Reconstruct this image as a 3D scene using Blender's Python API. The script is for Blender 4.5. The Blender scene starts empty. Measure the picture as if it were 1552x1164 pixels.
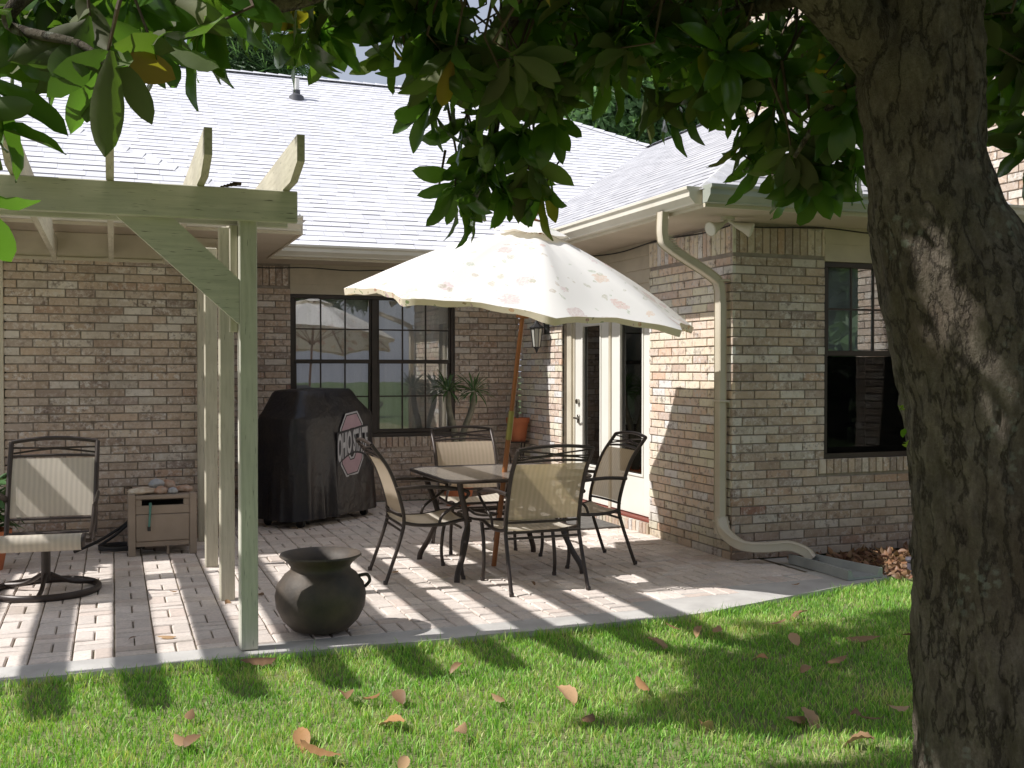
import bpy, math, random
import numpy as np
from mathutils import Vector, Matrix, noise, Euler
random.seed(7); np.random.seed(7)
PI = math.pi
sc = bpy.context.scene
COL = sc.collection
YAW = math.radians(20.7)
F = Vector((math.sin(YAW), math.cos(YAW), 0)); Rv = Vector((math.cos(YAW), -math.sin(YAW), 0))
FPX = 1600.0; EYE = 1.5; HZ = 560.0

def at(px, py, d):
    """point seen by the surveyed photograph position at distance d ahead"""
    p = (F + Rv * ((px - 776) / FPX)) * d
    return Vector((p.x, p.y, EYE + (HZ - py) / FPX * d))
def gnd(px, py, z=0.0):
    return at(px, py, FPX * (EYE - z) / (py - HZ))

# ------------------------------------------------------------------ mesh builder
class MB:
    def __init__(s):
        s.v = []; s.f = []; s.uv = {}; s.col = {}; s.mi = {}
        s.M = Matrix.Identity(4)
    def add(s, pts, faces, col=None, mi=0):
        b = len(s.v)
        s.v += [tuple(s.M @ Vector(p)) for p in pts]
        for fc in faces:
            if col is not None: s.col[len(s.f)] = col
            if mi: s.mi[len(s.f)] = mi
            s.f.append(tuple(b + i for i in fc))
        return b
    def box(s, x0, x1, y0, y1, z0, z1, col=None, mi=0):
        s.add([(x0,y0,z0),(x1,y0,z0),(x1,y1,z0),(x0,y1,z0),(x0,y0,z1),(x1,y0,z1),(x1,y1,z1),(x0,y1,z1)],
              [(0,3,2,1),(4,5,6,7),(0,1,5,4),(1,2,6,5),(2,3,7,6),(3,0,4,7)], col, mi)
    def bbox(s, x0, x1, y0, y1, z0, z1, b=.004, mi=0):
        """bevelled box"""
        if min(x1-x0, y1-y0, z1-z0) < 2.2*b: return s.box(x0,x1,y0,y1,z0,z1,None,mi)
        P = []; idx = {}
        xs=(x0,x1); ys=(y0,y1); zs=(z0,z1)
        for i in (0,1):
            for j in (0,1):
                for k in (0,1):
                    sx = 1 if i==0 else -1; sy = 1 if j==0 else -1; sz = 1 if k==0 else -1
                    idx[i,j,k,'x']=len(P); P.append((xs[i], ys[j]+sy*b, zs[k]+sz*b))
                    idx[i,j,k,'y']=len(P); P.append((xs[i]+sx*b, ys[j], zs[k]+sz*b))
                    idx[i,j,k,'z']=len(P); P.append((xs[i]+sx*b, ys[j]+sy*b, zs[k]))
        Fc=[]
        def q(a): Fc.append(tuple(idx[t] for t in a))
        q([(0,0,0,'x'),(0,0,1,'x'),(0,1,1,'x'),(0,1,0,'x')]); q([(1,0,0,'x'),(1,1,0,'x'),(1,1,1,'x'),(1,0,1,'x')])
        q([(0,0,0,'y'),(1,0,0,'y'),(1,0,1,'y'),(0,0,1,'y')]); q([(0,1,0,'y'),(0,1,1,'y'),(1,1,1,'y'),(1,1,0,'y')])
        q([(0,0,0,'z'),(0,1,0,'z'),(1,1,0,'z'),(1,0,0,'z')]); q([(0,0,1,'z'),(1,0,1,'z'),(1,1,1,'z'),(0,1,1,'z')])
        for i in (0,1):
            for j in (0,1): q([(i,j,0,'x'),(i,j,1,'x'),(i,j,1,'y'),(i,j,0,'y')])
            for k in (0,1): q([(i,0,k,'x'),(i,1,k,'x'),(i,1,k,'z'),(i,0,k,'z')])
        for j in (0,1):
            for k in (0,1): q([(0,j,k,'y'),(1,j,k,'y'),(1,j,k,'z'),(0,j,k,'z')])
        for i in (0,1):
            for j in (0,1):
                for k in (0,1): q([(i,j,k,'x'),(i,j,k,'y'),(i,j,k,'z')])
        s.add(P, Fc, None, mi)
    def tube(s, pts, rad, seg=10, cap=True, flat=None, closed=False):
        """rad: number or list; flat: (a,b) section half sizes"""
        pts = [Vector(p) for p in pts]; n = len(pts)
        if not hasattr(rad, '__len__'): rad = [rad]*n
        b = len(s.v); up = None; P = []
        for i, p in enumerate(pts):
            if closed: t = pts[(i+1)%n]-pts[i-1]
            else: t = pts[min(i+1,n-1)]-pts[max(i-1,0)]
            t.normalize()
            if up is None:
                a = Vector((1,0,0)) if abs(t.x) < .8 else Vector((0,1,0))
                up = (a - t*a.dot(t)).normalized()
            else:
                up = (up - t*up.dot(t)).normalized()
            w = t.cross(up)
            for k in range(seg):
                an = 2*PI*(k+.5)/seg
                ca, sa = math.cos(an), math.sin(an)
                if flat: ca *= flat[0]; sa *= flat[1]
                P.append(p + up*(rad[i]*ca) + w*(rad[i]*sa))
        Fc = []
        for i in range(n if closed else n-1):
            i2 = (i+1)%n
            for k in range(seg):
                k2 = (k+1)%seg
                Fc.append((i*seg+k, i*seg+k2, i2*seg+k2, i2*seg+k))
        if cap and not closed:
            Fc.append(tuple(range(seg))[::-1]); Fc.append(tuple((n-1)*seg+k for k in range(seg)))
        s.add(P, Fc)
    def lathe(s, prof, seg=32, c=(0,0,0)):
        P=[]; Fc=[]
        for r,z in prof:
            for k in range(seg):
                a=2*PI*k/seg; P.append((c[0]+r*math.cos(a), c[1]+r*math.sin(a), c[2]+z))
        for i in range(len(prof)-1):
            for k in range(seg):
                k2=(k+1)%seg; Fc.append((i*seg+k,i*seg+k2,(i+1)*seg+k2,(i+1)*seg+k))
        s.add(P,Fc)
    def prism(s, poly, a0, a1, axis='y'):
        """poly: 2D outline extruded along axis from a0 to a1"""
        n=len(poly)
        def mk(p,a):
            if axis=='y': return (p[0],a,p[1])
            if axis=='x': return (a,p[0],p[1])
            return (p[0],p[1],a)
        P=[mk(p,a0) for p in poly]+[mk(p,a1) for p in poly]
        Fc=[tuple(range(n)), tuple(range(n,2*n))[::-1]]
        Fc+=[((i+1)%n, i, n+i, n+(i+1)%n) for i in range(n)]
        s.add(P,Fc)
    def grid(s, fn, nu, nv, mi=0):
        P=[fn(i/nu, j/nv) for j in range(nv+1) for i in range(nu+1)]
        Fc=[(j*(nu+1)+i, j*(nu+1)+i+1, (j+1)*(nu+1)+i+1, (j+1)*(nu+1)+i) for j in range(nv) for i in range(nu)]
        s.add(P,Fc,None,mi)
    def build(s, name, mats, parent=None, smooth=False, world=True, recalc=True):
        if not isinstance(mats,(list,tuple)): mats=[mats]
        me = bpy.data.meshes.new(name); me.from_pydata(s.v, [], s.f)
        for m in mats: me.materials.append(m)
        for i,m in s.mi.items(): me.polygons[i].material_index=m
        if s.col:
            at_ = me.color_attributes.new('Col','FLOAT_COLOR','CORNER')
            arr = np.ones((len(me.loops),4),dtype=np.float32)
            for p in me.polygons:
                c = s.col.get(p.index)
                if c is not None: arr[p.loop_start:p.loop_start+p.loop_total,:3]=c[:3]; arr[p.loop_start:p.loop_start+p.loop_total,3]=(c[3] if len(c)>3 else 1)
            at_.data.foreach_set('color', arr.ravel())
        if s.uv:
            ul = me.uv_layers.new(name='UVMap')
            for p in me.polygons:
                u = s.uv.get(p.index)
                if u:
                    for k,li in enumerate(p.loop_indices): ul.data[li].uv = u[k]
        if recalc:
            import bmesh
            bm = bmesh.new(); bm.from_mesh(me); bmesh.ops.recalc_face_normals(bm, faces=bm.faces); bm.to_mesh(me); bm.free()
        if smooth:
            me.polygons.foreach_set('use_smooth', [True]*len(me.polygons))
            if smooth != 'all':
                me.set_sharp_from_angle(angle=math.radians(smooth if smooth is not True else 40))
        o = bpy.data.objects.new(name, me); COL.objects.link(o)
        if parent: par(o, parent, world)
        return o

def par(o, p, world=True):
    o.parent = p
    if world:
        M = Matrix.Identity(4); q = p
        while q is not None:
            M = Matrix.Translation(q.location) @ q.rotation_euler.to_matrix().to_4x4() if q.parent is None else M
            if q.parent is None: break
            q = q.parent
        # parts of parts sit at the origin of their part, so only the root's transform counts
        if p.parent is None and p.type == 'EMPTY': o.matrix_parent_inverse = M.inverted()
def tag(o, label=None, cat=None, group=None, kind=None):
    if label: o['label']=label
    if cat: o['category']=cat
    if group: o['group']=group
    if kind: o['kind']=kind
    return o
def empty(name, loc, rot=(0,0,0), label=None, cat=None, group=None):
    o = bpy.data.objects.new(name, None); COL.objects.link(o)
    o.location=loc; o.rotation_euler=Euler(rot); o.empty_display_size=.1
    return tag(o,label,cat,group)
def copy_tree(o, parent=None):
    c=o.copy(); COL.objects.link(c)
    if parent: c.parent=parent
    for ch in [x for x in bpy.data.objects if x.parent==o]: copy_tree(ch,c)
    return c
def fr(x, y, rz):
    return Matrix.Translation((x,y,0)) @ Matrix.Rotation(math.radians(rz),4,'Z')

# ------------------------------------------------------------------ materials
class NT:
    def __init__(s, name):
        s.m = bpy.data.materials.new(name); s.m.use_nodes=True; s.t=s.m.node_tree; s.n=s.t.nodes
        s.b = s.n['Principled BSDF']; s.out = s.n['Material Output']
    def new(s, t, **k):
        n=s.n.new(t)
        for a,v in k.items(): setattr(n,a,v)
        return n
    def link(s,a,b): s.t.links.new(a,b)
    def coord(s, kind='Object', scale=(1,1,1)):
        tc=s.new('ShaderNodeTexCoord'); mp=s.new('ShaderNodeMapping'); mp.inputs['Scale'].default_value=scale
        s.link(tc.outputs[kind], mp.inputs['Vector']); return mp.outputs['Vector']
    def noise(s, vec, scale, detail=4, rough=.55):
        n=s.new('ShaderNodeTexNoise'); n.inputs['Scale'].default_value=scale; n.inputs['Detail'].default_value=detail; n.inputs['Roughness'].default_value=rough
        s.link(vec,n.inputs['Vector']); return n.outputs['Fac']
    def ramp(s, fac, stops, interp='LINEAR'):
        r=s.new('ShaderNodeValToRGB'); r.color_ramp.interpolation=interp
        e=r.color_ramp.elements
        while len(e)<len(stops): e.new(.5)
        for i,(p,c) in enumerate(stops):
            e[i].position=p; e[i].color=(c[0],c[1],c[2],1) if hasattr(c,'__len__') else (c,c,c,1)
        s.link(fac,r.inputs['Fac']); return r.outputs['Color']
    def mix(s, fac, a, b, mode='MIX'):
        m=s.new('ShaderNodeMix', data_type='RGBA', blend_type=mode)
        for si,v in ((0,fac),(6,a),(7,b)):
            sock=m.inputs[si]
            if hasattr(v,'is_output'): s.link(v,sock)
            elif hasattr(v,'__len__'): sock.default_value=(v[0],v[1],v[2],1)
            else: sock.default_value=v if si==0 else (v,v,v,1)
        return m.outputs[2]
    def math(s, op, a, b=None, c=None):
        m=s.new('ShaderNodeMath', operation=op)
        for i,v in enumerate((a,b,c)):
            if v is None: continue
            if hasattr(v,'is_output'): s.link(v,m.inputs[i])
            else: m.inputs[i].default_value=v
        return m.outputs[0]
    def bump(s, h, strength=.5, dist=.01):
        b=s.new('ShaderNodeBump'); b.inputs['Strength'].default_value=strength; b.inputs['Distance'].default_value=dist
        s.link(h,b.inputs['Height']); s.link(b.outputs['Normal'], s.b.inputs['Normal']); return b
    def base(s,c):
        if hasattr(c,'is_output'): s.link(c,s.b.inputs['Base Color'])
        else: s.b.inputs['Base Color'].default_value=(c[0],c[1],c[2],1)
    def rough(s,r):
        if hasattr(r,'is_output'): s.link(r,s.b.inputs['Roughness'])
        else: s.b.inputs['Roughness'].default_value=r

def simple(name, c1, c2=None, scale=6, rough=.6, bump=.2, bscale=60, stretch=(1,1,1), metal=0, dist=.003, spec=.5):
    n=NT(name); v=n.coord('Object',stretch)
    if c2 is None: c2=tuple(x*.75 for x in c1)
    f=n.noise(v,scale,6)
    n.base(n.ramp(f,[(.35,c1),(.68,c2)])); n.rough(rough); n.b.inputs['Metallic'].default_value=metal
    n.b.inputs['Specular IOR Level'].default_value=spec
    if bump: n.bump(n.noise(v,bscale,5),bump,dist)
    return n.m

def m_brick():
    n=NT('brick'); a=n.new('ShaderNodeAttribute', attribute_name='Col'); v=n.coord('Object')
    f=n.noise(v,27,7,.72); g=n.noise(v,9,4)
    c=n.mix(n.ramp(f,[(.49,0),(.60,1)]), a.outputs['Color'], (.80,.76,.73))
    dark=n.mix(n.ramp(n.noise(v,21,6,.7),[(.52,0),(.66,1)]), c, (.20,.15,.13))
    # amount of lime smear per brick is in alpha
    c2=n.mix(n.math('MULTIPLY',a.outputs['Alpha'],1.0), a.outputs['Color'], dark)
    c3=n.mix(n.ramp(g,[(.3,0.0),(.75,.35)]), c2, n.mix(1.0,c2,(.72,.68,.66),'MULTIPLY'))
    sz=n.new('ShaderNodeSeparateXYZ'); n.link(v,sz.inputs[0])
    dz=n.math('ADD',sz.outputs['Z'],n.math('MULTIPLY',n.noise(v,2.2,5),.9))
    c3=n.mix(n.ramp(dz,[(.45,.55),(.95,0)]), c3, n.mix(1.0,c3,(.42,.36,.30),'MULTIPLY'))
    c3=n.mix(n.ramp(n.noise(n.coord('Object',(1.6,1.6,.35)),1.5,5),[(.50,0),(.72,.45)]), c3, n.mix(1.0,c3,(.60,.57,.55),'MULTIPLY'))
    n.base(c3); n.rough(.9); n.b.inputs['Specular IOR Level'].default_value=.25
    n.bump(n.noise(v,90,6,.7),.9,.006); return n.m
def m_mortar():
    n=NT('mortar'); v=n.coord('Object'); n.base(n.ramp(n.noise(v,14,6),[(.3,(.40,.35,.30)),(.7,(.27,.235,.20))])); n.rough(.95)
    n.bump(n.noise(v,150,5),.6,.004); return n.m
def m_paver():
    n=NT('paver'); a=n.new('ShaderNodeAttribute', attribute_name='Col'); v=n.coord('Object')
    f=n.noise(v,3.0,6,.7); g=n.noise(v,45,6,.7)
    c=n.mix(n.ramp(f,[(.35,0),(.7,.65)]), a.outputs['Color'], (.60,.52,.46))
    c=n.mix(n.ramp(g,[(.4,0),(.8,.55)]), c, (.34,.30,.28))
    c=n.mix(n.ramp(n.noise(v,1.3,5,.6),[(.55,0),(.78,.35)]), c, (.16,.15,.09))
    n.base(c); n.rough(.88); n.bump(n.noise(v,110,6,.7),.7,.004); return n.m
def m_shingle(k=1.0):
    n=NT('shingle'); uv=n.new('ShaderNodeTexCoord').outputs['UV']
    sp=n.new('ShaderNodeSeparateXYZ'); n.link(uv,sp.inputs[0])
    row=n.math('DIVIDE',sp.outputs['Y'],.145); ri=n.math('FLOOR',row); rf=n.math('FRACT',row)
    w=n.new('ShaderNodeTexWhiteNoise', noise_dimensions='1D'); n.link(ri,w.inputs['W'])
    tu=n.math('DIVIDE',n.math('ADD',sp.outputs['X'],n.math('MULTIPLY',w.outputs['Value'],7.3)),.21)
    ti=n.math('FLOOR',tu); tf=n.math('FRACT',tu)
    cb=n.new('ShaderNodeCombineXYZ'); n.link(ti,cb.inputs[0]); n.link(ri,cb.inputs[1])
    w2=n.new('ShaderNodeTexWhiteNoise', noise_dimensions='2D'); n.link(cb.outputs[0],w2.inputs['Vector'])
    rnd=w2.outputs['Value']
    col=n.ramp(rnd,[(0,(.56,.56,.60)),(.35,(.66,.66,.70)),(.7,(.72,.71,.74)),(1,(.50,.50,.55))],'CONSTANT')
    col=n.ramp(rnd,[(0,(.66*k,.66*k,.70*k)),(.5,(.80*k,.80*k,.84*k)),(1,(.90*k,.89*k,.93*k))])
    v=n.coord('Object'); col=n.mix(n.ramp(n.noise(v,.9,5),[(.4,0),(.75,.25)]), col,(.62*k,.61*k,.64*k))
    # butt edge of every course: shadow line painted dark, its width differs from tab to tab
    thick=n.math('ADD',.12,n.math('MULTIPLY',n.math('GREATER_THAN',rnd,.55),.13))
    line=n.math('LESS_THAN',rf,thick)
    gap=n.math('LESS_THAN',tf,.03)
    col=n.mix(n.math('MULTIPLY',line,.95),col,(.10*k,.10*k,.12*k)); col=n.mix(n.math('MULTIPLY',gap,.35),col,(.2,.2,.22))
    n.base(col); n.rough(.92)
    h=n.math('SUBTRACT',1.0,rf); h=n.math('ADD',h,n.math('MULTIPLY',rnd,.5))
    n.bump(h,.6,.010); return n.m
def m_wood(name, c1, c2, c3, grain=(1,14,14)):
    n=NT(name); v=n.coord('Object',grain); v0=n.coord('Object')
    f=n.noise(v,3.2,7,.62)
    c=n.ramp(f,[(.3,c1),(.55,c2),(.75,c3)])
    c=n.mix(n.ramp(n.noise(v0,2.2,4),[(.45,0),(.75,.5)]), c, tuple(x*.62 for x in c2))
    cr=n.noise(v,11,3,.4)
    c=n.mix(n.ramp(cr,[(.26,.75),(.33,0)]), c, (.10,.09,.06))
    c=n.mix(n.ramp(n.noise(v0,7,6,.7),[(.6,0),(.78,.35)]), c, (.30,.31,.24))
    n.base(c); n.rough(.8); n.bump(f,.5,.004); return n.m
def m_leaf(name, top, top2, under, trans=(.3,.5,.05), tr=.25, rough=.28, vary=False):
    n=NT(name); v=n.coord('Object')
    g=n.new('ShaderNodeNewGeometry')
    a=n.new('ShaderNodeAttribute', attribute_name='Col')
    c=n.mix(n.noise(v,4,3), top, top2)
    if vary:
        oi=n.new('ShaderNodeObjectInfo'); c=n.mix(1.0,c,n.ramp(oi.outputs['Random'],[(0,(.55,.5,.5)),(.3,(1.0,1.0,1.0)),(.55,(1.45,1.5,1.6)),(.8,(.7,.6,.5)),(1,(1.2,1.05,.85))]),'MULTIPLY'); under=n.mix(1.0,under,n.ramp(oi.outputs['Random'],[(0,(.6,.5,.5)),(.5,(1.4,1.5,1.7)),(1,(1,1,1))]),'MULTIPLY'); c=n.mix(1.0,c,a.outputs['Color'],'MULTIPLY')
    un=n.mix(1.0,under,a.outputs['Color'],'MULTIPLY')
    c=n.mix(g.outputs['Backfacing'], c, un); n.base(c)
    n.rough(n.math('ADD',rough,n.math('MULTIPLY',g.outputs['Backfacing'],.5)))
    t=n.new('ShaderNodeBsdfTranslucent'); tc=n.mix(1.0,trans,a.outputs['Color'],'MULTIPLY'); n.link(tc,t.inputs['Color'])
    ms=n.new('ShaderNodeMixShader'); ms.inputs[0].default_value=tr
    n.link(n.b.outputs[0],ms.inputs[1]); n.link(t.outputs[0],ms.inputs[2]); n.link(ms.outputs[0],n.out.inputs['Surface'])
    return n.m
def m_bark():
    n=NT('bark'); v=n.coord('Object',(1,1,.38)); v0=n.coord('Object')
    f=n.noise(v,34,10,.72); g=n.noise(v0,3.5,6,.65); h=n.noise(v0,85,8,.7)
    rd=n.math('ABSOLUTE',n.math('SUBTRACT',n.noise(v,12,7,.62),.5))
    crack=n.ramp(rd,[(.0,.25),(.03,1)])
    c=n.ramp(f,[(.28,(.11,.09,.07)),(.46,(.19,.158,.125)),(.58,(.26,.22,.175)),(.74,(.36,.31,.25))])
    c=n.mix(n.ramp(h,[(.45,.0),(.70,.45)]), c, (.085,.068,.053))
    c=n.mix(n.ramp(g,[(.46,0),(.66,.55)]), c, (.095,.09,.05))
    c=n.mix(n.ramp(n.noise(v0,1.7,4),[(.50,0),(.72,.6)]), c, (.10,.066,.045))
    c=n.mix(crack,(.06,.047,.037),c)
    vo=n.new('ShaderNodeTexVoronoi'); vo.inputs['Scale'].default_value=30; n.link(v0,vo.inputs['Vector'])
    ed=n.math('ADD',vo.outputs['Distance'],n.math('MULTIPLY',n.math('SUBTRACT',n.noise(v0,75,5,.7),.5),.9))
    lm=n.math('MULTIPLY',n.ramp(ed,[(.22,1),(.42,0)]),n.ramp(n.noise(v0,2.6,4),[(.52,0),(.62,1)]))
    c=n.mix(n.math('MULTIPLY',lm,.62), c, (.36,.39,.32))
    n.base(c); n.rough(.92); n.b.inputs['Specular IOR Level'].default_value=.2
    hh=n.math('ADD',n.math('MULTIPLY',f,.9),n.math('ADD',n.math('MULTIPLY',h,.55),n.math('MULTIPLY',crack,.55)))
    n.bump(hh,1.0,.03); return n.m
def m_sling(name, c, tr=.35):
    n=NT(name); v=n.coord('Object')
    w=n.new('ShaderNodeTexWave'); w.inputs['Scale'].default_value=9; w.inputs['Distortion'].default_value=1.5; n.link(v,w.inputs['Vector'])
    cc=n.mix(w.outputs['Fac'], c, tuple(x*.84 for x in c)); n.base(cc); n.rough(.75)
    n.bump(n.noise(v,400,2),.3,.001)
    t=n.new('ShaderNodeBsdfTranslucent'); t.inputs['Color'].default_value=(c[0]*.9,c[1]*.85,c[2]*.6,1)
    tp=n.new('ShaderNodeBsdfTransparent')
    ms=n.new('ShaderNodeMixShader'); ms.inputs[0].default_value=tr; n.link(n.b.outputs[0],ms.inputs[1]); n.link(t.outputs[0],ms.inputs[2])
    m2=n.new('ShaderNodeMixShader'); m2.inputs[0].default_value=.10; n.link(ms.outputs[0],m2.inputs[1]); n.link(tp.outputs[0],m2.inputs[2])
    n.link(m2.outputs[0],n.out.inputs['Surface']); return n.m
def m_floral(nm='floral_fabric',weak=.45,basec=(.95,.935,.90),fs=1.0,dn=.38):
    n=NT(nm); v=n.coord('Object'); wv=n.new('ShaderNodeTexNoise'); wv.inputs['Scale'].default_value=9; n.link(v,wv.inputs['Vector'])
    vm=n.new('ShaderNodeVectorMath',operation='MULTIPLY_ADD'); n.link(wv.outputs['Color'],vm.inputs[0]); vm.inputs[1].default_value=(.11,.11,.11); n.link(v,vm.inputs[2])
    c=basec
    g=n.new('ShaderNodeNewGeometry'); wk=n.mix(g.outputs['Backfacing'],1.0,weak)  # print weakened on the upper side, sun wash-out put into the colour
    wk=n.math('MULTIPLY',wk,1.0)
    for sc_,thr,cols in ((4.6,.30,[(0,(.75,.28,.10)),(.35,(.62,.42,.58)),(.6,(.80,.45,.18)),(1,(.50,.30,.34))]),(9,.25,[(0,(.25,.36,.14)),(.5,(.34,.42,.20)),(1,(.45,.30,.14))])):
        vo=n.new('ShaderNodeTexVoronoi'); vo.inputs['Scale'].default_value=sc_*fs; n.link(vm.outputs[0],vo.inputs['Vector'])
        sx=n.new('ShaderNodeSeparateColor'); n.link(vo.outputs['Color'],sx.inputs[0])
        k=n.math('MULTIPLY',n.math('LESS_THAN',n.math('ADD',vo.outputs['Distance'],n.math('MULTIPLY',n.noise(v,42,3),.24)),thr+.12),n.math('GREATER_THAN',sx.outputs[1],dn))
        k=n.math('MULTIPLY',k,n.ramp(n.noise(v,60,2),[(.35,.35),(.6,.95)]))
        c=n.mix(n.math('MULTIPLY',k,wk),c,n.ramp(sx.outputs[0],cols))
    n.rough(.8); n.base(c)
    t=n.new('ShaderNodeBsdfTranslucent'); n.link(n.mix(1.0,c,(1.0,.90,.68),'MULTIPLY'),t.inputs['Color'])
    ms=n.new('ShaderNodeMixShader'); ms.inputs[0].default_value=.22; n.link(n.b.outputs[0],ms.inputs[1]); n.link(t.outputs[0],ms.inputs[2]); n.link(ms.outputs[0],n.out.inputs['Surface'])
    return n.m
def m_glass(name, refl=.12, tint=.85):
    n=NT(name); n.n.remove(n.b)
    fz=n.new('ShaderNodeFresnel'); fz.inputs['IOR'].default_value=1.55
    gl=n.new('ShaderNodeBsdfGlossy'); gl.inputs['Roughness'].default_value=.012
    tp=n.new('ShaderNodeBsdfTransparent'); tp.inputs['Color'].default_value=(tint,tint,tint,1)
    v=n.coord('Object'); bp=n.new('ShaderNodeBump'); bp.inputs['Strength'].default_value=.05; bp.inputs['Distance'].default_value=.004
    n.link(n.noise(v,3,2),bp.inputs['Height']); n.link(bp.outputs['Normal'],gl.inputs['Normal'])
    ms=n.new('ShaderNodeMixShader'); n.link(n.math('MINIMUM',n.math('ADD',fz.outputs[0],refl),1.0),ms.inputs[0])
    n.link(tp.outputs[0],ms.inputs[1]); n.link(gl.outputs[0],ms.inputs[2]); n.link(ms.outputs[0],n.out.inputs['Surface']); return n.m
def m_grass():
    n=NT('grass_blade'); a=n.new('ShaderNodeAttribute', attribute_name='Col'); n.base(a.outputs['Color']); n.rough(.5)
    t=n.new('ShaderNodeBsdfTranslucent'); n.link(n.mix(1.0,a.outputs['Color'],(1.6,1.7,.7),'MULTIPLY'),t.inputs['Color'])
    ms=n.new('ShaderNodeMixShader'); ms.inputs[0].default_value=.3; n.link(n.b.outputs[0],ms.inputs[1]); n.link(t.outputs[0],ms.inputs[2]); n.link(ms.outputs[0],n.out.inputs['Surface']); return n.m

BRICK=m_brick(); MORTAR=m_mortar(); PAVER=m_paver(); SHINGLE=m_shingle(.95); SHINGLE_DIM=m_shingle(.60); BARK=m_bark(); FLORAL=m_floral(); FLORALH=m_floral('floral_hem',1.0,(.93,.85,.70),2.2,.12); GRASS=m_grass()  # one shingle in two tones: sun brightness set in colour per roof
TRIM=simple('cream_trim',(.66,.60,.48),(.56,.50,.39),3,.6,.15,40)
SIDING=simple('siding_paint',(.62,.55,.43),(.52,.46,.36),4,.65,.2,50)
SOFFIT=simple('soffit_paint',(.58,.50,.40),(.50,.43,.33),2,.7,.1,40)
GUTTER=simple('gutter_enamel',(.70,.66,.56),(.60,.56,.46),2.5,.45,.08,20)
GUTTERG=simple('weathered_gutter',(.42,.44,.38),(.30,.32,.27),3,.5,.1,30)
DOWNSP=simple('downspout_enamel',(.68,.61,.50),(.56,.50,.39),2,.45,.1,25)
WOODG=m_wood('green_weathered_wood',(.72,.69,.60),(.62,.60,.51),(.46,.45,.38),(14,14,1.0))
WOODGX=m_wood('green_weathered_beam',(.68,.65,.55),(.58,.565,.47),(.43,.425,.35),(1,14,14))
WOODC=m_wood('cream_weathered_wood',(.62,.58,.46),(.54,.50,.39),(.40,.37,.27),(14,14,1.0))
WOODCY=m_wood('cream_weathered_rafter',(.64,.60,.47),(.55,.51,.39),(.42,.39,.28),(14,1.0,14))
BRONZE=simple('bronze_frame',(.045,.032,.026),(.03,.022,.018),5,.4,.05,60)
DARKMET=simple('dark_brown_metal',(.040,.030,.026),(.06,.045,.038),7,.38,.1,90,metal=.2)
SLING=m_sling('beige_sling',(.66,.55,.43),.34)
SLINGP=m_sling('pale_sling',(.74,.67,.57),.25)
GLASS=m_glass('window_glass',.13,.95); GLASSD=m_glass('door_glass',.10,.55)
CURTAIN=simple('sheer_curtain',(.80,.82,.85),(.66,.68,.70),2.5,.9,.3,10,(6,6,.4))
BLIND=simple('blind_slats',(.70,.74,.73),(.60,.63,.63),2,.7,.5,22,(.2,.2,6))
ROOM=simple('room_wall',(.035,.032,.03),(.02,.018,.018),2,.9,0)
WHITEP=simple('white_door_paint',(.86,.84,.78),(.80,.78,.71),2,.4,.05,30)
CONC=simple('concrete',(.60,.58,.55),(.44,.42,.40),3.5,.9,.6,60,dist=.004)
SAND=simple('joint_sand',(.26,.21,.16),(.13,.12,.07),7,.95,.6,90,dist=.004)
SOIL=simple('lawn_soil',(.24,.24,.11),(.16,.17,.07),5,.95,.6,40,dist=.01)
FARGR=simple('far_grass',(.06,.12,.03),(.10,.14,.04),.7,.95,.6,9,dist=.02)
IRON=simple('aged_iron',(.040,.033,.028),(.105,.078,.055),5,.62,.5,26,dist=.006)
TERRA=simple('terracotta',(.52,.17,.07),(.40,.13,.06),5,.75,.3,60)
VINYL=simple('black_cover',(.010,.011,.017),(.026,.021,.018),2.2,.36,.8,9,dist=.02)
VINYLB=simple('cover_top',(.012,.014,.028),(.022,.024,.042),3,.36,.4,16,dist=.008)
LOGOP=simple('faded_pink_print',(.46,.32,.36),(.40,.27,.31),12,.6,.1,60)
LOGOW=simple('pale_grey_print',(.52,.52,.54),(.42,.42,.44),12,.6,.1,60)
LOGOK=simple('black_print',(.015,.015,.02),None,12,.6,0)
RESIN=simple('taupe_resin',(.36,.29,.23),(.29,.235,.185),4,.6,.2,70)
POLEW=simple('varnished_pole',(.36,.14,.045),(.25,.09,.03),3,.35,.15,30,(20,20,1.2))
BRASS=simple('brass_sleeve',(.40,.36,.12),(.30,.27,.09),5,.35,0,metal=.6)
RUBBER=simple('black_rubber',(.018,.018,.02),(.03,.03,.03),9,.55,.1,60)
CHROME=simple('satin_nickel',(.42,.40,.36),None,9,.25,0,metal=1)
TGLASS=simple('textured_table_glass',(.30,.27,.24),(.24,.215,.19),30,.18,.35,120,dist=.002,spec=.8)
PVC=simple('grey_plastic',(.36,.38,.38),(.27,.29,.29),5,.5,.1,60)
STONE=simple('pale_shell',(.72,.66,.56),(.50,.36,.24),14,.6,.5,50)
STONE2=simple('rust_stone',(.40,.20,.12),(.55,.44,.36),12,.7,.5,50)
STONE3=simple('blue_grey_stone',(.36,.38,.42),(.52,.52,.52),14,.6,.5,50)
TEAL=simple('teal_handle',(.10,.27,.22),(.07,.2,.17),8,.4,0)
MAT=simple('door_mat_fibre',(.15,.14,.13),(.09,.085,.08),20,.95,.8,150)
RED=simple('red_brown_sill',(.22,.05,.03),(.15,.04,.03),7,.6,.1,40)
LAMPG=simple('frosted_lamp_glass',(.55,.54,.48),None,7,.3,0)
LEAF=m_leaf('magnolia_leaf',(.030,.072,.014),(.048,.105,.018),(.085,.10,.035),(.24,.50,.04),.26,.22)
LEAFB=m_leaf('far_leaf',(.045,.085,.035),(.07,.12,.05),(.06,.10,.04),(.2,.35,.08),.15,.6)
PALMLEAF=m_leaf('strap_leaf',(.05,.12,.045),(.08,.17,.06),(.09,.15,.07),(.25,.45,.1),.15,.4)
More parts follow.
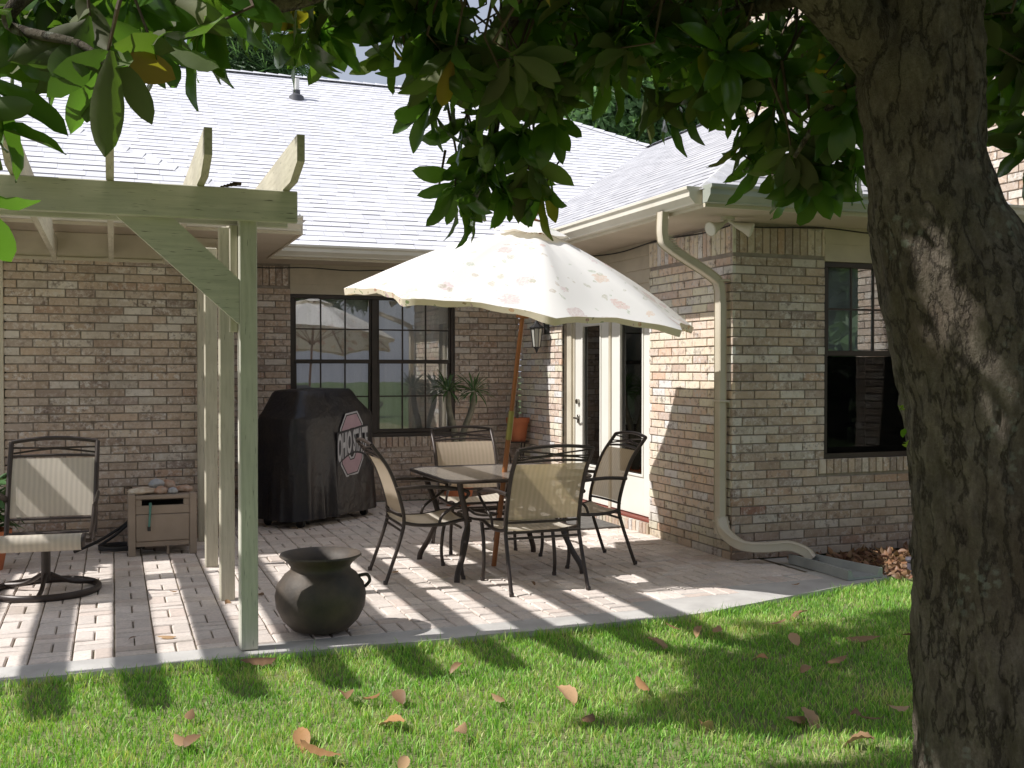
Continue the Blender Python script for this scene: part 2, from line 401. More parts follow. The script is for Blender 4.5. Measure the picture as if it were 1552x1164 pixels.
DEADLEAF=m_leaf('dead_leaf',(.34,.20,.10),(.42,.27,.14),(.46,.35,.23),(.36,.22,.12),.12,.55,True)
FRUIT=simple('green_fruit',(.16,.24,.07),(.10,.17,.05),60,.6,1,55,dist=.006)
STEM=simple('succulent_stem',(.22,.21,.16),(.14,.14,.10),20,.8,.8,60,dist=.006)
TWIG=simple('twig_bark',(.12,.085,.055),(.07,.05,.035),20,.85,.5,60)
CUTWOOD=simple('cut_wood',(.42,.26,.20),(.30,.18,.14),14,.8,.4,60)

# ------------------------------------------------------------------ brick walls
BL, BH, MJ = .236, .0705, .010
SUN_GAIN=1.0
def brick_col(warm=0):
    r=random.random()
    if r<.34: c=(.54,.43,.35)
    elif r<.60: c=(.48,.39,.33)
    elif r<.78: c=(.60,.53,.46)
    elif r<.88: c=(.38,.30,.26)
    elif r<.96: c=(.70,.65,.60)
    elif r<.995: c=(.48,.33,.25)
    else: c=(.36,.18,.13)
    j=random.uniform(.88,1.12); lime=.30+.70*random.random()**1.3
    t=random.uniform(-.015,.015)
    j*=1.14*SUN_GAIN; c=tuple(.8*a+.2*b for a,b in zip(c,(.52,.43,.35))); return (min(.90,c[0]*j+t),min(.88,c[1]*j*.99),min(.86,c[2]*j*.96-t),lime*.9)
def brick(mb,u0,u1,z0,z1,y):
    """one brick: face at local y (outward is -y), slightly chamfered, open at the back"""
    if u1-u0<.012 or z1-z0<.008: return
    y-=random.uniform(-.0025,.0035); e=.003; bk=y+.03
    ty=random.uniform(-.0015,.0015); tz=random.uniform(-.0015,.0015)
    z0+=random.uniform(-.0012,.0012); z1+=random.uniform(-.0012,.0012)
    P=[(u0,bk,z0),(u1,bk,z0),(u1,bk,z1),(u0,bk,z1),(u0,y+e,z0),(u1,y+e,z0),(u1,y+e,z1),(u0,y+e,z1),
       (u0+e,y+ty,z0+e),(u1-e,y-ty,z0+e),(u1-e,y-ty+tz,z1-e),(u0+e,y+ty+tz,z1-e)]
    mb.add(P,[(0,1,5,4),(1,2,6,5),(2,3,7,6),(3,0,4,7),(4,5,9,8),(5,6,10,9),(6,7,11,10),(7,4,8,11),(8,9,10,11)],brick_col())
def cells(mb,w,z0,z1,holes,y0,y1):
    e0,e1=.018,w-.018
    us=sorted({e0,e1,*[h[0] for h in holes],*[h[1] for h in holes]}); zs=sorted({z0,z1,*[h[2] for h in holes],*[h[3] for h in holes]})
    us=[u for u in us if e0<=u<=e1]; zs=[z for z in zs if z0<=z<=z1]
    for a,b in zip(us,us[1:]):
        for c,d in zip(zs,zs[1:]):
            um,zm=(a+b)/2,(c+d)/2
            if any(h[0]<um<h[1] and h[2]<zm<h[3] for h in holes): continue
            mb.box(a,b,y0,y1,c,d,(.3,.26,.23,0),mi=1)
def brick_wall(M,w,z0,z1,holes=(),soldier=(),sills=(),parent=None,endL=False,endR=False,shift=0):
    mb=MB(); mb.M=M
    cells(mb,w,z0,z1,list(holes),.012,.16)
    blocks=list(holes)+[(a,b,c,d) for a,b,c,d in soldier]+[(a,b,c,d) for a,b,c,d in sills]
    z=z0; row=0
    while z<z1-.02:
        zt=min(z+BH-MJ,z1)
        off=(row%2)*.5*BL+shift+random.uniform(-.012,.012)
        u=-off
        while u<w:
            a=max(u,0); b=min(u+BL-MJ,w)
            segs=[(a,b)]
            for h in blocks:
                if h[2]<zt-.01 and h[3]>z+.01:
                    ns=[]
                    for s0,s1 in segs:
                        if h[1]<=s0 or h[0]>=s1: ns.append((s0,s1)); continue
                        if s0<h[0]: ns.append((s0,h[0]-(MJ if h not in holes else 0)))
                        if s1>h[1]: ns.append((h[1]+(MJ if h not in holes else 0),s1))
                    segs=ns
            for s0,s1 in segs:
                if s1>s0: brick(mb,s0,s1,z,zt,0)
            u+=BL
        z+=BH; row+=1
    for a,b,c,d in soldier:
        u=a
        while u<b-.02:
            brick(mb,u,min(u+BH-MJ,b),c,d-.006,0); u+=BH
    for a,b,c,d in sills:
        u=a
        while u<b-.02:
            brick(mb,u,min(u+BH-MJ,b),c,d,-.014); u+=BH
    # end bricks so the corner reads as bonded bricks
    for flag,ue,sg in ((endL,0,1),(endR,w,-1)):
        if not flag: continue
        z=z0; row=0
        while z<z1-.02:
            zt=min(z+BH-MJ,z1)
            j=random.uniform(-.003,.004)
            uu=sorted((ue-sg*(.004+j),ue+sg*.02))
            mb.box(uu[0],uu[1],.001,(.10 if row%2 else .158),z,zt,brick_col())
            z+=BH; row+=1
    return mb.build('wall',[BRICK,MORTAR],parent,recalc=False)

house=empty('house',(0,9.7,0),label='single storey brick house with pale shingle roof and cream gutters around the patio',cat='house')
HW=2.66
# left wall (front, Y=9.7)
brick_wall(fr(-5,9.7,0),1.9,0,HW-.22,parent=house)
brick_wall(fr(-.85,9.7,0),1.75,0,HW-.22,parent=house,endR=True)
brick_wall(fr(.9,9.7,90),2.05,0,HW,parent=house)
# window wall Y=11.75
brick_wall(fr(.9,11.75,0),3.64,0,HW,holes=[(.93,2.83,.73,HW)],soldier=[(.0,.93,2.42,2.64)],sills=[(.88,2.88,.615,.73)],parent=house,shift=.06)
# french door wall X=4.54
SUN_GAIN=1.62  # paler bricks on this wall: strong sunlight put into their colour
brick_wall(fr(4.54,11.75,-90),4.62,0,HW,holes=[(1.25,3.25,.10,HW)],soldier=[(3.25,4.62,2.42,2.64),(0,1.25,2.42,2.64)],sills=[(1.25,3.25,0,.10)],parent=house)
SUN_GAIN=1.0
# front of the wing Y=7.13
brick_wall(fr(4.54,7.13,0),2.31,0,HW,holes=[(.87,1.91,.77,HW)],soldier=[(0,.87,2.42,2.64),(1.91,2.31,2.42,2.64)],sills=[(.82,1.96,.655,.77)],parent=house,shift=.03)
# tall block to the right
brick_wall(fr(6.85,10.5,-90),4.65,0,5.6,parent=house,shift=.05)
brick_wall(fr(6.85,5.85,0),3.2,0,5.6,parent=house)
m=MB(); m.box(6.99,10.05,6.01,10.5,5.3,5.58); m.build('wall_top',MORTAR,house)

# siding above openings
def siding(M,w,z0,z1,parent):
    mb=MB(); mb.M=M; n=max(1,round((z1-z0)/.115)); h=(z1-z0)/n
    for i in range(n):
        a=z0+i*h
        mb.add([(0,-.012,a),(w,-.012,a),(w,.004,a+h),(0,.004,a+h),(0,.03,a),(w,.03,a),(w,.03,a+h),(0,.03,a+h)],
               [(0,1,2,3),(0,4,5,1),(0,3,7,4),(1,5,6,2),(4,7,6,5),(3,2,6,7)])
    return mb.build('siding',SIDING,parent)
siding(fr(1.83,11.755,0),1.90,2.335,HW,house)
siding(fr(4.545,10.5,-90),2.0,2.17,HW,house)
siding(fr(5.41,7.135,0),1.04,2.38,HW,house)

# windows
def window(M,w,z0,z1,units,cols,rowsU,rowsL,parent,back,backz=None,screen=False):
    mb=MB(); mb.M=M; t=.045
    mb.bbox(0,w,.02,.09,z1-t,z1); mb.bbox(0,w,.012,.10,z0,z0+t)
    mb.bbox(0,t,.02,.09,z0+t,z1-t); mb.bbox(w-t,w,.02,.09,z0+t,z1-t)
    uw=(w-t*2-(units-1)*.07)/units
    win=None; us=[]
    for i in range(units):
        a=t+i*(uw+.07); us.append(a)
        if i: mb.bbox(a-.07,a,.017,.088,z0+t,z1-t)
    zm=(z0+z1)/2+.06
    for a in us:
        mb.bbox(a,a+uw,.032,.075,zm-.025,zm+.02)
        mb.bbox(a,a+uw,.045,.078,z0+t,z0+t+.045); mb.bbox(a,a+.03,.048,.076,z0+t+.045,zm-.025); mb.bbox(a+uw-.03,a+uw,.048,.076,z0+t+.045,zm-.025)
        mb.bbox(a,a+.022,.036,.07,zm+.02,z1-t); mb.bbox(a+uw-.022,a+uw,.036,.07,zm+.02,z1-t)
    win=mb.build('window',BRONZE,parent)
    g=MB(); g.M=M
    for a in us:
        g.box(a+.022,a+uw-.022,.050,.053,zm+.02,z1-t); g.box(a+.03,a+uw-.03,.062,.065,z0+t+.045,zm-.025)
    par(g.build('pane',GLASS),win)
    k=MB(); k.M=M
    for a in us:
        for c in range(1,cols):
            x=a+.022+(uw-.044)*c/cols; k.box(x-.008,x+.008,.040,.046,zm+.02,z1-t)
            if rowsL: k.box(x-.008,x+.008,.052,.058,z0+t+.045,zm-.025)
        for r in range(1,rowsU):
            z=zm+.02+(z1-t-zm-.02)*r/rowsU; k.box(a+.022,a+uw-.022,.0405,.0465,z-.008,z+.008)
        for r in range(1,rowsL):
            z=z0+t+.045+(zm-.07-z0-t)*r/rowsL; k.box(a+.03,a+uw-.03,.0525,.0585,z-.008,z+.008)
    par(k.build('muntin',BRONZE),win)
    b=MB(); b.M=M
    zb=backz if backz else z0
    def cf(s,v):
        return (s*w*.998+.001, .13+.005*math.sin(s*w*30+2*math.sin(s*9))+.0012*math.sin(s*w*97), zb+(z1-zb)*v)
    if backz: b.grid(cf,8,2)
    else: b.grid(cf,160,3)
    par(b.build('blind' if backz else 'curtain',back,smooth='all'),win)
    r=MB(); r.M=M
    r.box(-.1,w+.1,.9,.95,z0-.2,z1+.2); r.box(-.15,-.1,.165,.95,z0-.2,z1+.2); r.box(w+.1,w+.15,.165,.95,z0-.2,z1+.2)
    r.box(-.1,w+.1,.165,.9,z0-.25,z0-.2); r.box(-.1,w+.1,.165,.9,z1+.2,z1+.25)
    par(r.build('room_lining',ROOM),win)
    if screen:
        s_=MB(); s_.M=M; s_.box(t,w-t,.024,.026,z0+t,zm-.03)
        n=NT('insect_screen'); n.n.remove(n.b); tp=n.new('ShaderNodeBsdfTransparent'); tp.inputs['Color'].default_value=(.62,.62,.62,1)
        df=n.new('ShaderNodeBsdfDiffuse'); df.inputs['Color'].default_value=(.012,.012,.012,1); ms=n.new('ShaderNodeMixShader'); ms.inputs[0].default_value=.22
        n.link(tp.outputs[0],ms.inputs[1]); n.link(df.outputs[0],ms.inputs[2]); n.link(ms.outputs[0],n.out.inputs['Surface'])
        par(s_.build('insect_screen',n.m),win)
    return win
window(fr(1.83,11.75,0),1.90,.73,2.335,2,3,2,2,house,CURTAIN)
window(fr(5.41,7.13,0),1.04,.77,2.38,1,4,2,0,house,BLIND,1.62,True)

# french doors (in the recess of the X=4.54 wall); local u: 0 = Y 10.5, grows towards the camera
M=fr(4.54,10.5,-90)
mb=MB(); mb.M=M
mb.bbox(0.0,.115,.06,.15,.10,2.13); mb.bbox(1.90,2.0,.06,.15,.10,2.13); mb.bbox(.0,2.0,.057,.15,2.13,2.168); mb.bbox(.115,.15,.085,.15,.10,2.13); mb.bbox(.985,1.03,.082,.15,.10,2.13)
dfr=mb.build('door_frame',TRIM,house)
t=MB(); t.M=M; t.bbox(.0,2.0,.02,.16,.100,.122); par(t.build('threshold',RED),dfr)
def fdoor(u0,u1,handle):
    d=MB(); d.M=M; y0,y1=.095,.14; st=.19
    d.bbox(u0,u0+st,y0,y1,.13,2.12); d.bbox(u1-st,u1,y0,y1,.13,2.12); d.bbox(u0+st,u1-st,y0,y1,.13,.50); d.bbox(u0+st,u1-st,y0,y1,1.95,2.12)
    for a,b in ((u0+st-.012,u0+st+.012),(u1-st-.012,u1-st+.012)): d.bbox(a,b,y0-.012,y0-.001,.49,1.96)
    d.bbox(u0+st+.012,u1-st-.012,y0-.012,y0-.001,.49,.515)
    o=d.build('door',WHITEP,house)
    g=MB(); g.M=M; g.box(u0+st,u1-st,.115,.12,.50,1.95); par(g.build('pane',GLASSD),o)
    if handle:
        h=MB(); h.M=M; uc=u0+st*.5
        h.bbox(uc-.025,uc+.025,y0-.014,y0-.001,.93,1.02); h.tube([(uc,y0-.01,.985),(uc,y0-.06,.985),(uc+.06,y0-.062,.985),(uc+.11,y0-.055,.975)],.010,8)
        par(h.build('handle',CHROME,smooth=True),o)
        h=MB(); h.M=M; h.tube([(uc,y0-.001,1.16),(uc,y0-.03,1.16)],.028,12); par(h.build('deadbolt',CHROME,smooth=True),o)
fdoor(.155,.98,True); fdoor(1.035,1.895,False)
r=MB(); r.M=M; r.box(-.2,2.2,1.3,1.35,0,2.5); r.box(-.25,-.2,.165,1.35,0,2.5); r.box(2.2,2.25,.165,1.35,0,2.5); r.box(-.2,2.2,.165,1.3,-.02,.08); r.box(-.2,2.2,.165,1.3,2.4,2.45)
r.build('room_lining',ROOM,house)

# left patio door at the edge of the picture
M=fr(-3.1,9.7,0); mb=MB(); mb.M=M
mb.bbox(0,.10,-.018,.10,0,HW-.22); mb.bbox(2.15,2.25,-.018,.10,0,HW-.22); mb.bbox(.1,2.15,-.018,.10,2.1,HW-.22); mb.bbox(1.05,1.2,.0,.10,.0,2.1)
pf=mb.build('patio_door',TRIM,house)
g=MB(); g.M=M; g.box(.1,1.05,.04,.045,.05,2.1); g.box(1.2,2.15,.06,.065,.05,2.1); par(g.build('pane',GLASSD),pf)
r=MB(); r.M=M; r.box(-.2,2.4,1.3,1.35,0,2.5); r.box(-.25,-.2,.165,1.35,0,2.5); r.box(2.4,2.45,.165,1.35,0,2.5); r.box(-.2,2.4,.165,1.3,-.02,-.01)
par(r.build('room_lining',ROOM),pf)

# frieze board of left wall, soffits
mb=MB(); mb.bbox(-5,.93,9.665,9.72,HW-.225,HW-.002); mb.bbox(-5,.94,9.652,9.662,HW-.24,HW-.21); mb.build('frieze_board',TRIM,house)
mb=MB(); z0,z1=HW,HW+.012
for a in ((-9,1.5,9.1,9.86),(.78,1.5,9.86,11.15),(.78,4.7,11.15,11.91),(3.94,4.70,7.29,11.15),(3.94,6.85,6.53,7.29)): mb.box(a[0],a[1],a[2],a[3],z0,z1)
mb.build('soffit',SOFFIT,house)
EZ=2.80; SL=.545
# fascia boards
mb=MB()
mb.box(-9,1.5,9.078,9.10,HW-.01,EZ-.01); mb.box(1.5,1.522,9.078,11.15,HW-.01,EZ-.01); mb.box(1.522,3.94,11.128,11.15,HW-.01,EZ-.01)
mb.box(3.918,3.94,6.508,11.128,HW-.01,EZ-.01); mb.box(3.94,6.85,6.508,6.53,HW-.01,EZ-.01)
mb.build('fascia',TRIM,house)
# K style gutters: outline (outward distance, height)
prof=[(0,0),(.06,0),(.065,.012),(.105,.05),(.105,.085),(.125,.10),(.125,.12),(.112,.12),(.112,.106),(.095,.09),(.095,.055),(.06,.012),(.008,.010),(.008,.12),(0,.12)]
def gutter(M,L,mat,z=HW+.015):
    mb=MB(); mb.M=M
    poly=[(-y,z+h) for y,h in prof]
    mb.prism(poly,0,L,'x')
    cap=[(-.002,z),(-.06,z),(-.105,z+.05),(-.105,z+.085),(-.125,z+.10),(-.125,z+.12),(-.002,z+.12)]
    mb.prism(cap,-.004,-.0005,'x'); mb.prism(cap,L+.0005,L+.004,'x')
    return mb.build('gutter',mat,house)
gutter(fr(-9,9.077,0),10.50,GUTTER)
gutter(fr(1.53,11.127,0),2.38,GUTTER)
gutter(fr(3.917,11.0,-90),4.45,GUTTER)
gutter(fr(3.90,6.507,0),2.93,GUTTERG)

# roofs
def roofpoly(mb,pts,o,u,v):
    o,u,v=Vector(o),Vector(u).normalized(),Vector(v).normalized()
    k=len(mb.f); mb.add(pts,[tuple(range(len(pts)))])
    mb.uv[k]=[((Vector(p)-o).dot(u),(Vector(p)-o).dot(v)) for p in pts]
def zz(r): return EZ+SL*r
RY=17.6; rr=RY-11.15; ov=.05
mb=MB()
roofpoly(mb,[(-9,9.1-ov,zz(-ov)),(1.5+ov,9.1-ov,zz(-ov)),(1.5-rr,9.1+rr,zz(rr)),(-9,9.1+rr,zz(rr))],(0,9.1,EZ),(1,0,0),(0,1,SL))
roofpoly(mb,[(1.5+ov,9.1-ov,zz(-ov)),(1.5+ov,11.15-ov,zz(-ov)),(1.5-rr,RY,zz(rr)),(1.5-rr,9.1+rr,zz(rr))],(1.5,0,EZ),(0,1,0),(-1,0,SL))
mb.build('roof',SHINGLE,house,recalc=False)
mb=MB()
VX,VY=3.94+4.35,11.15+4.35
HX=VX-(rr-4.35)
roofpoly(mb,[(1.5+ov,11.15-ov,zz(-ov)),(3.94-ov,11.15-ov,zz(-ov)),(VX,VY,zz(4.35)),(HX,RY,zz(rr)),(1.5-rr,RY,zz(rr))],(0,11.15,EZ),(1,0,0),(0,1,SL))
roofpoly(mb,[(1.5-rr,RY,zz(rr)),(HX,RY,zz(rr)),(HX+rr,RY+rr,EZ),(1.5-rr,RY+rr,EZ)],(0,RY,zz(rr)),(1,0,0),(0,-1,SL))
roofpoly(mb,[(VX,VY,zz(4.35)),(HX+rr,RY-rr,EZ),(HX+rr,RY+rr,EZ),(HX,RY,zz(rr))],(0,RY,zz(rr)),(0,1,0),(-1,0,SL))
mb.build('roof',SHINGLE,house,recalc=False)
mb=MB()
roofpoly(mb,[(3.94-ov,11.15-ov,zz(-ov)),(3.94-ov,6.53-ov,zz(-ov)),(VX,6.53+4.35,zz(4.35)),(VX,VY,zz(4.35))],(3.94,0,EZ),(0,-1,0),(1,0,SL))
roofpoly(mb,[(3.94-ov,6.53-ov,zz(-ov)),(6.84,6.53-ov,zz(-ov)),(6.84,6.53+2.9,zz(2.9)),(VX,6.53+4.35,zz(4.35))],(0,6.53,EZ),(1,0,0),(0,1,SL))
roofpoly(mb,[(VX,6.53+4.35,zz(4.35)),(6.84,6.53+2.9,zz(2.9)),(10.2,6.53+2.9,zz(2.9)),(VX+4.35,8,EZ),(VX+4.35,15,EZ),(VX,VY,zz(4.35))],(0,6.53,EZ),(0,1,0),(-1,0,SL))
mb.build('roof',SHINGLE_DIM,house,recalc=False)
# ridge and hip caps
RCM=simple('ridge_shingle',(.72,.72,.75),(.55,.55,.58),6,.9,.4,60)
def cap(a,b,w=.13):
    mb=MB()
    a,b=Vector(a),Vector(b); n=max(2,int((b-a).length/.2)); d=(b-a)/n; s_=Vector((d.y,-d.x,0)).normalized()*w
    for i in range(n):
        p=a+d*i; q=p+d*1.05; l=Vector((0,0,.035)); k=Vector((0,0,.02)); e=Vector((0,0,-.03))
        mb.add([p-s_+e,p+l,p+s_+e,q-s_+e,q+k,q+s_+e],[(0,1,4,3),(1,2,5,4),(0,2,1)])
    mb.build('ridge_cap',RCM,house)
cap((-4.9,RY,zz(rr)),(HX,RY,zz(rr))); cap((VX,6.6+4.35,zz(4.35)),(VX,VY,zz(4.35)))
cap((3.94,6.53,EZ),(VX,6.53+4.35,zz(4.35)),.09); cap((1.5,9.1,EZ),(1.5-rr,9.1+rr,zz(rr)),.06); cap((VX,VY,zz(4.35)),(HX,RY,zz(rr)),.11)
# roof vent pipe
vp=(2.66,16.42,zz(16.42-11.15)); mb=MB(); mb.lathe([(.13,-.10),(.11,.03),(.06,.06),(.055,.11),(.06,.12),(.0,.13)],20,vp); ve=mb.build('roof_vent',simple('lead_boot',(.10,.10,.11),None,5,.6,.1),house,smooth=True)
mb=MB(); mb.lathe([(.045,.05),(.045,.30),(.032,.30),(.032,.2)],16,vp); par(mb.build('pipe',WHITEP,smooth=True),ve)

# downspout
def rect_tube(mb,pts,a,b,upv=Vector((0,1,0))):
    pts=[Vector(p) for p in pts]; n=len(pts); P=[];Fc=[]
    for i,p in enumerate(pts):
        t=(pts[min(i+1,n-1)]-pts[max(i-1,0)]).normalized(); w=(upv-t*upv.dot(t)).normalized(); s_=t.cross(w)
        for x,y in ((-1,-1),(1,-1),(1,1),(-1,1)):
            e=.8
            P+= [p+s_*(x*a*e)+w*(y*b), p+s_*(x*a)+w*(y*b*e)] if x*y>0 else [p+s_*(x*a)+w*(y*b*e), p+s_*(x*a*e)+w*(y*b)]
    for i in range(n-1):
        for k in range(8): Fc.append((i*8+k,i*8+(k+1)%8,(i+1)*8+(k+1)%8,(i+1)*8+k))
    mb.add(P,Fc)
def bez(pts,n=8):
    """Catmull-Rom through points"""
    P=[Vector(p) for p in pts]; Q=[P[0]*2-P[1]]+P+[P[-1]*2-P[-2]]; out=[]
    for i in range(1,len(Q)-2):
        for k in range(n):
            t=k/n; a,b,c,d=Q[i-1],Q[i],Q[i+1],Q[i+2]
            out.append(.5*((2*b)+(c-a)*t+(2*a-5*b+4*c-d)*t*t+(3*b-a-3*c+d)*t**3))
    out.append(P[-1]); return out
mb=MB(); up=Vector((0,1,0))
rect_tube(mb,bez([(3.86,7.02,2.68),(3.86,7.02,2.50),(3.93,7.04,2.42),(4.36,7.17,2.24),(4.46,7.20,2.16),(4.475,7.20,2.0)],6),.033,.045)
rect_tube(mb,[(4.475,7.20,2.02),(4.475,7.20,.2)],.034,.046)
for z in (2.2,1.25,.3): mb.bbox(4.435,4.535,7.147,7.253,z-.008,z+.008)
# crimps
for k in range(7):
    p=Vector((3.885,7.03,2.50)).lerp(Vector((3.97,7.055,2.40)),k/6); mb.bbox(p.x-.040,p.x+.040,p.y-.05,p.y+.05,p.z-.004,p.z+.004)
dsp=mb.build('downspout',DOWNSP,house,smooth=30)
mb=MB(); rect_tube(mb,bez([(4.475,7.19,.33),(4.475,7.12,.22),(4.55,7.0,.14),(4.70,6.93,.125),(4.88,6.87,.135),(4.98,6.80,.10),(5.02,6.76,.045)],7),.047,.036,Vector((0,0,1)))
par(mb.build('downspout_elbow',DOWNSP,smooth=40),dsp)

# cable under the eave
mb=MB(); pts=[]
mb.tube([(x,7.10+.005*math.sin(x*9),2.63+.012*math.sin(x*5)) for x in np.arange(4.56,6.8,.08)],.006,6)
mb.tube([(4.505,y,2.625+.014*math.sin(y*4)) for y in np.arange(7.12,11.7,.1)],.006,6)
mb.tube([(x,11.72,2.615+.008*math.sin(x*7)) for x in np.arange(1.0,4.5,.1)],.006,6)
mb.build('cable',RUBBER,house)

# wall lantern, flood light
wl=empty('wall_lantern',(4.53,10.87,1.95),label='black carriage lantern mounted on brick beside the french doors',cat='wall lantern')
mb=MB(); mb.M=Matrix.Translation((-.0,0,0))
mb.tube([(0,0,.05),(0,0,-.06)],.04,10); mb.tube(bez([(0,0,0),(-.06,0,.09),(-.11,0,.11),(-.13,0,.08)],5),.009,8)
mb.lathe([(.0,.10),(.02,.085),(.03,.06),(.085,.02),(.085,.01),(.07,.005)],8,(-.13,0,0)); mb.lathe([(.045,-.20),(.02,-.225),(.012,-.25),(0,-.27)],8,(-.13,0,0))
for k in range(8):
    a=2*PI*k/8; mb.tube([(-.13+.072*math.cos(a),.072*math.sin(a),.005),(-.13+.045*math.cos(a),.045*math.sin(a),-.2)],.0045,5)
mb.build('lantern_frame',RUBBER,wl,world=False)
mb=MB(); mb.lathe([(.066,.0),(.041,-.198)],8,(-.13,0,0)); mb.build('lantern_glass',LAMPG,wl,world=False)
fl=empty('floodlight',(4.38,6.95,HW),label='twin security floodlight under the eave at the corner above the downspout',cat='floodlight')
mb=MB(); mb.lathe([(.0,0),(.055,0),(.055,-.025),(.0,-.03)],16); mb.build('mount',GUTTER,fl,world=False,smooth=True)
for (dx,dy) in ((-.16,-.04),(.12,-.10)):
    mb=MB(); mb.tube([(0,0,-.02),(dx*.35,dy*.35,-.06)],.014,8)
    d=Vector((dx,dy,-.06)).normalized(); c=Vector((dx*.35,dy*.35,-.06)); pts=[c+d*t for t in (0,.03,.07,.12,.135)]
    mb.tube(pts,[.018,.026,.034,.054,.056],16,cap=True); o=mb.build('lamp',GUTTER,fl,world=False,smooth=True)
    mb=MB(); mb.tube([c+d*.1355,c+d*.139],[.050,.047],16); l=mb.build('lens',WHITEP); l.parent=o

# ------------------------------------------------------------------ ground
def sheet(name,pts,z,mat,kind='structure'):
    mb=MB(); mb.add([(p[0],p[1],z) for p in pts],[tuple(range(len(pts)))]); o=mb.build(name,mat); tag(o,kind=kind); return o
sheet('ground',[(-150,-100),(150,-100),(150,200),(-150,200)],-.045,FARGR)
sheet('lawn_soil',[(-8,-6),(7.4,-6),(7.4,7.0),(-8,7.0)],-.038,SOIL)
def edgeY(x):
    if x<3.3: return 5.64+.012*math.sin(x*2.3)+.008*math.sin(x*7)
    return 5.64+(x-3.3)*.27
mb=MB(); xs=list(np.arange(-5,5.41,.15))
P=[(x,edgeY(x)+random.uniform(-.006,.006),-.004) for x in xs]; P2=[(x,(5.88 if x<3.05 else 6.07+(x-3.1)*.27),-.004) for x in xs]; P3=[(p[0],p[1],-.04) for p in P]
n=len(xs); mb.add(P+P2+P3,[(i,i+1,n+i+1,n+i) for i in range(n-1)]+[(2*n+i,2*n+i+1,i+1,i) for i in range(n-1)])
mb.build('concrete_edge',CONC); tag(bpy.context.scene.objects['concrete_edge'],kind='structure')
sheet('joint_sand',[(-5,5.85),(3.2,5.85),(4.9,6.35),(5.45,6.5),(5.05,7.15),(4.56,7.15),(4.56,11.76),(.88,11.76),(.88,9.74),(-5,9.74)],-.014,SAND)
mb=MB(); mb.add([(4.84,6.2,-.009),(5.14,6.32,-.009),(5.14,7.14,-.009),(4.84,7.14,-.009)],[(0,1,2,3)])
mb.build('concrete_pad',CONC); tag(bpy.context.scene.objects['concrete_pad'],kind='structure')
# pavers, basket weave, each a little out of true
mb=MB(); S=.208
def pcol():
    r=random.random(); c=(.85,.76,.69) if r<.5 else (.81,.71,.64) if r<.75 else (.77,.69,.63) if r<.93 else (.72,.60,.53)
    j=random.uniform(.91,1.08); return tuple(x*j for x in c)
def pav(x0,x1,y0,y1):
    g=.0032+random.uniform(0,.0022); x0+=g;x1-=g;y0+=g;y1-=g; e=.006
    z=random.uniform(-.003,.003); tx=random.uniform(-.003,.003); ty=random.uniform(-.003,.003)
    mb.add([(x0,y0,-.03),(x1,y0,-.03),(x1,y1,-.03),(x0,y1,-.03),(x0,y0,z-e),(x1,y0,z-e),(x1,y1,z-e),(x0,y1,z-e),
            (x0+e,y0+e,z+tx),(x1-e,y0+e,z+ty),(x1-e,y1-e,z-tx),(x0+e,y1-e,z-ty)],
           [(0,1,5,4),(1,2,6,5),(2,3,7,6),(3,0,4,7),(4,5,9,8),(5,6,10,9),(6,7,11,10),(7,4,8,11),(8,9,10,11)],pcol())
ny=int((11.75-5.88)/S)+1
for j in range(ny):
    for i in range(-24,24):
        x=i*S; y=5.87+j*S; cx,cy=x+S/2,y+S/2
        if cy>(9.72 if cx<.9 else 11.75): continue
        if cx>4.50 and cy>7.1: continue
        if cx>4.86 or (cx>3.1 and cy<5.96+(cx-3.1)*.27): continue
        if (i+j)%2: pav(x,x+S/2,y,y+S); pav(x+S/2,x+S,y,y+S)
        else: pav(x,x+S,y,y+S/2); pav(x,x+S,y+S/2,y+S)
o=mb.build('patio_paving',PAVER,recalc=False); tag(o,kind='structure')

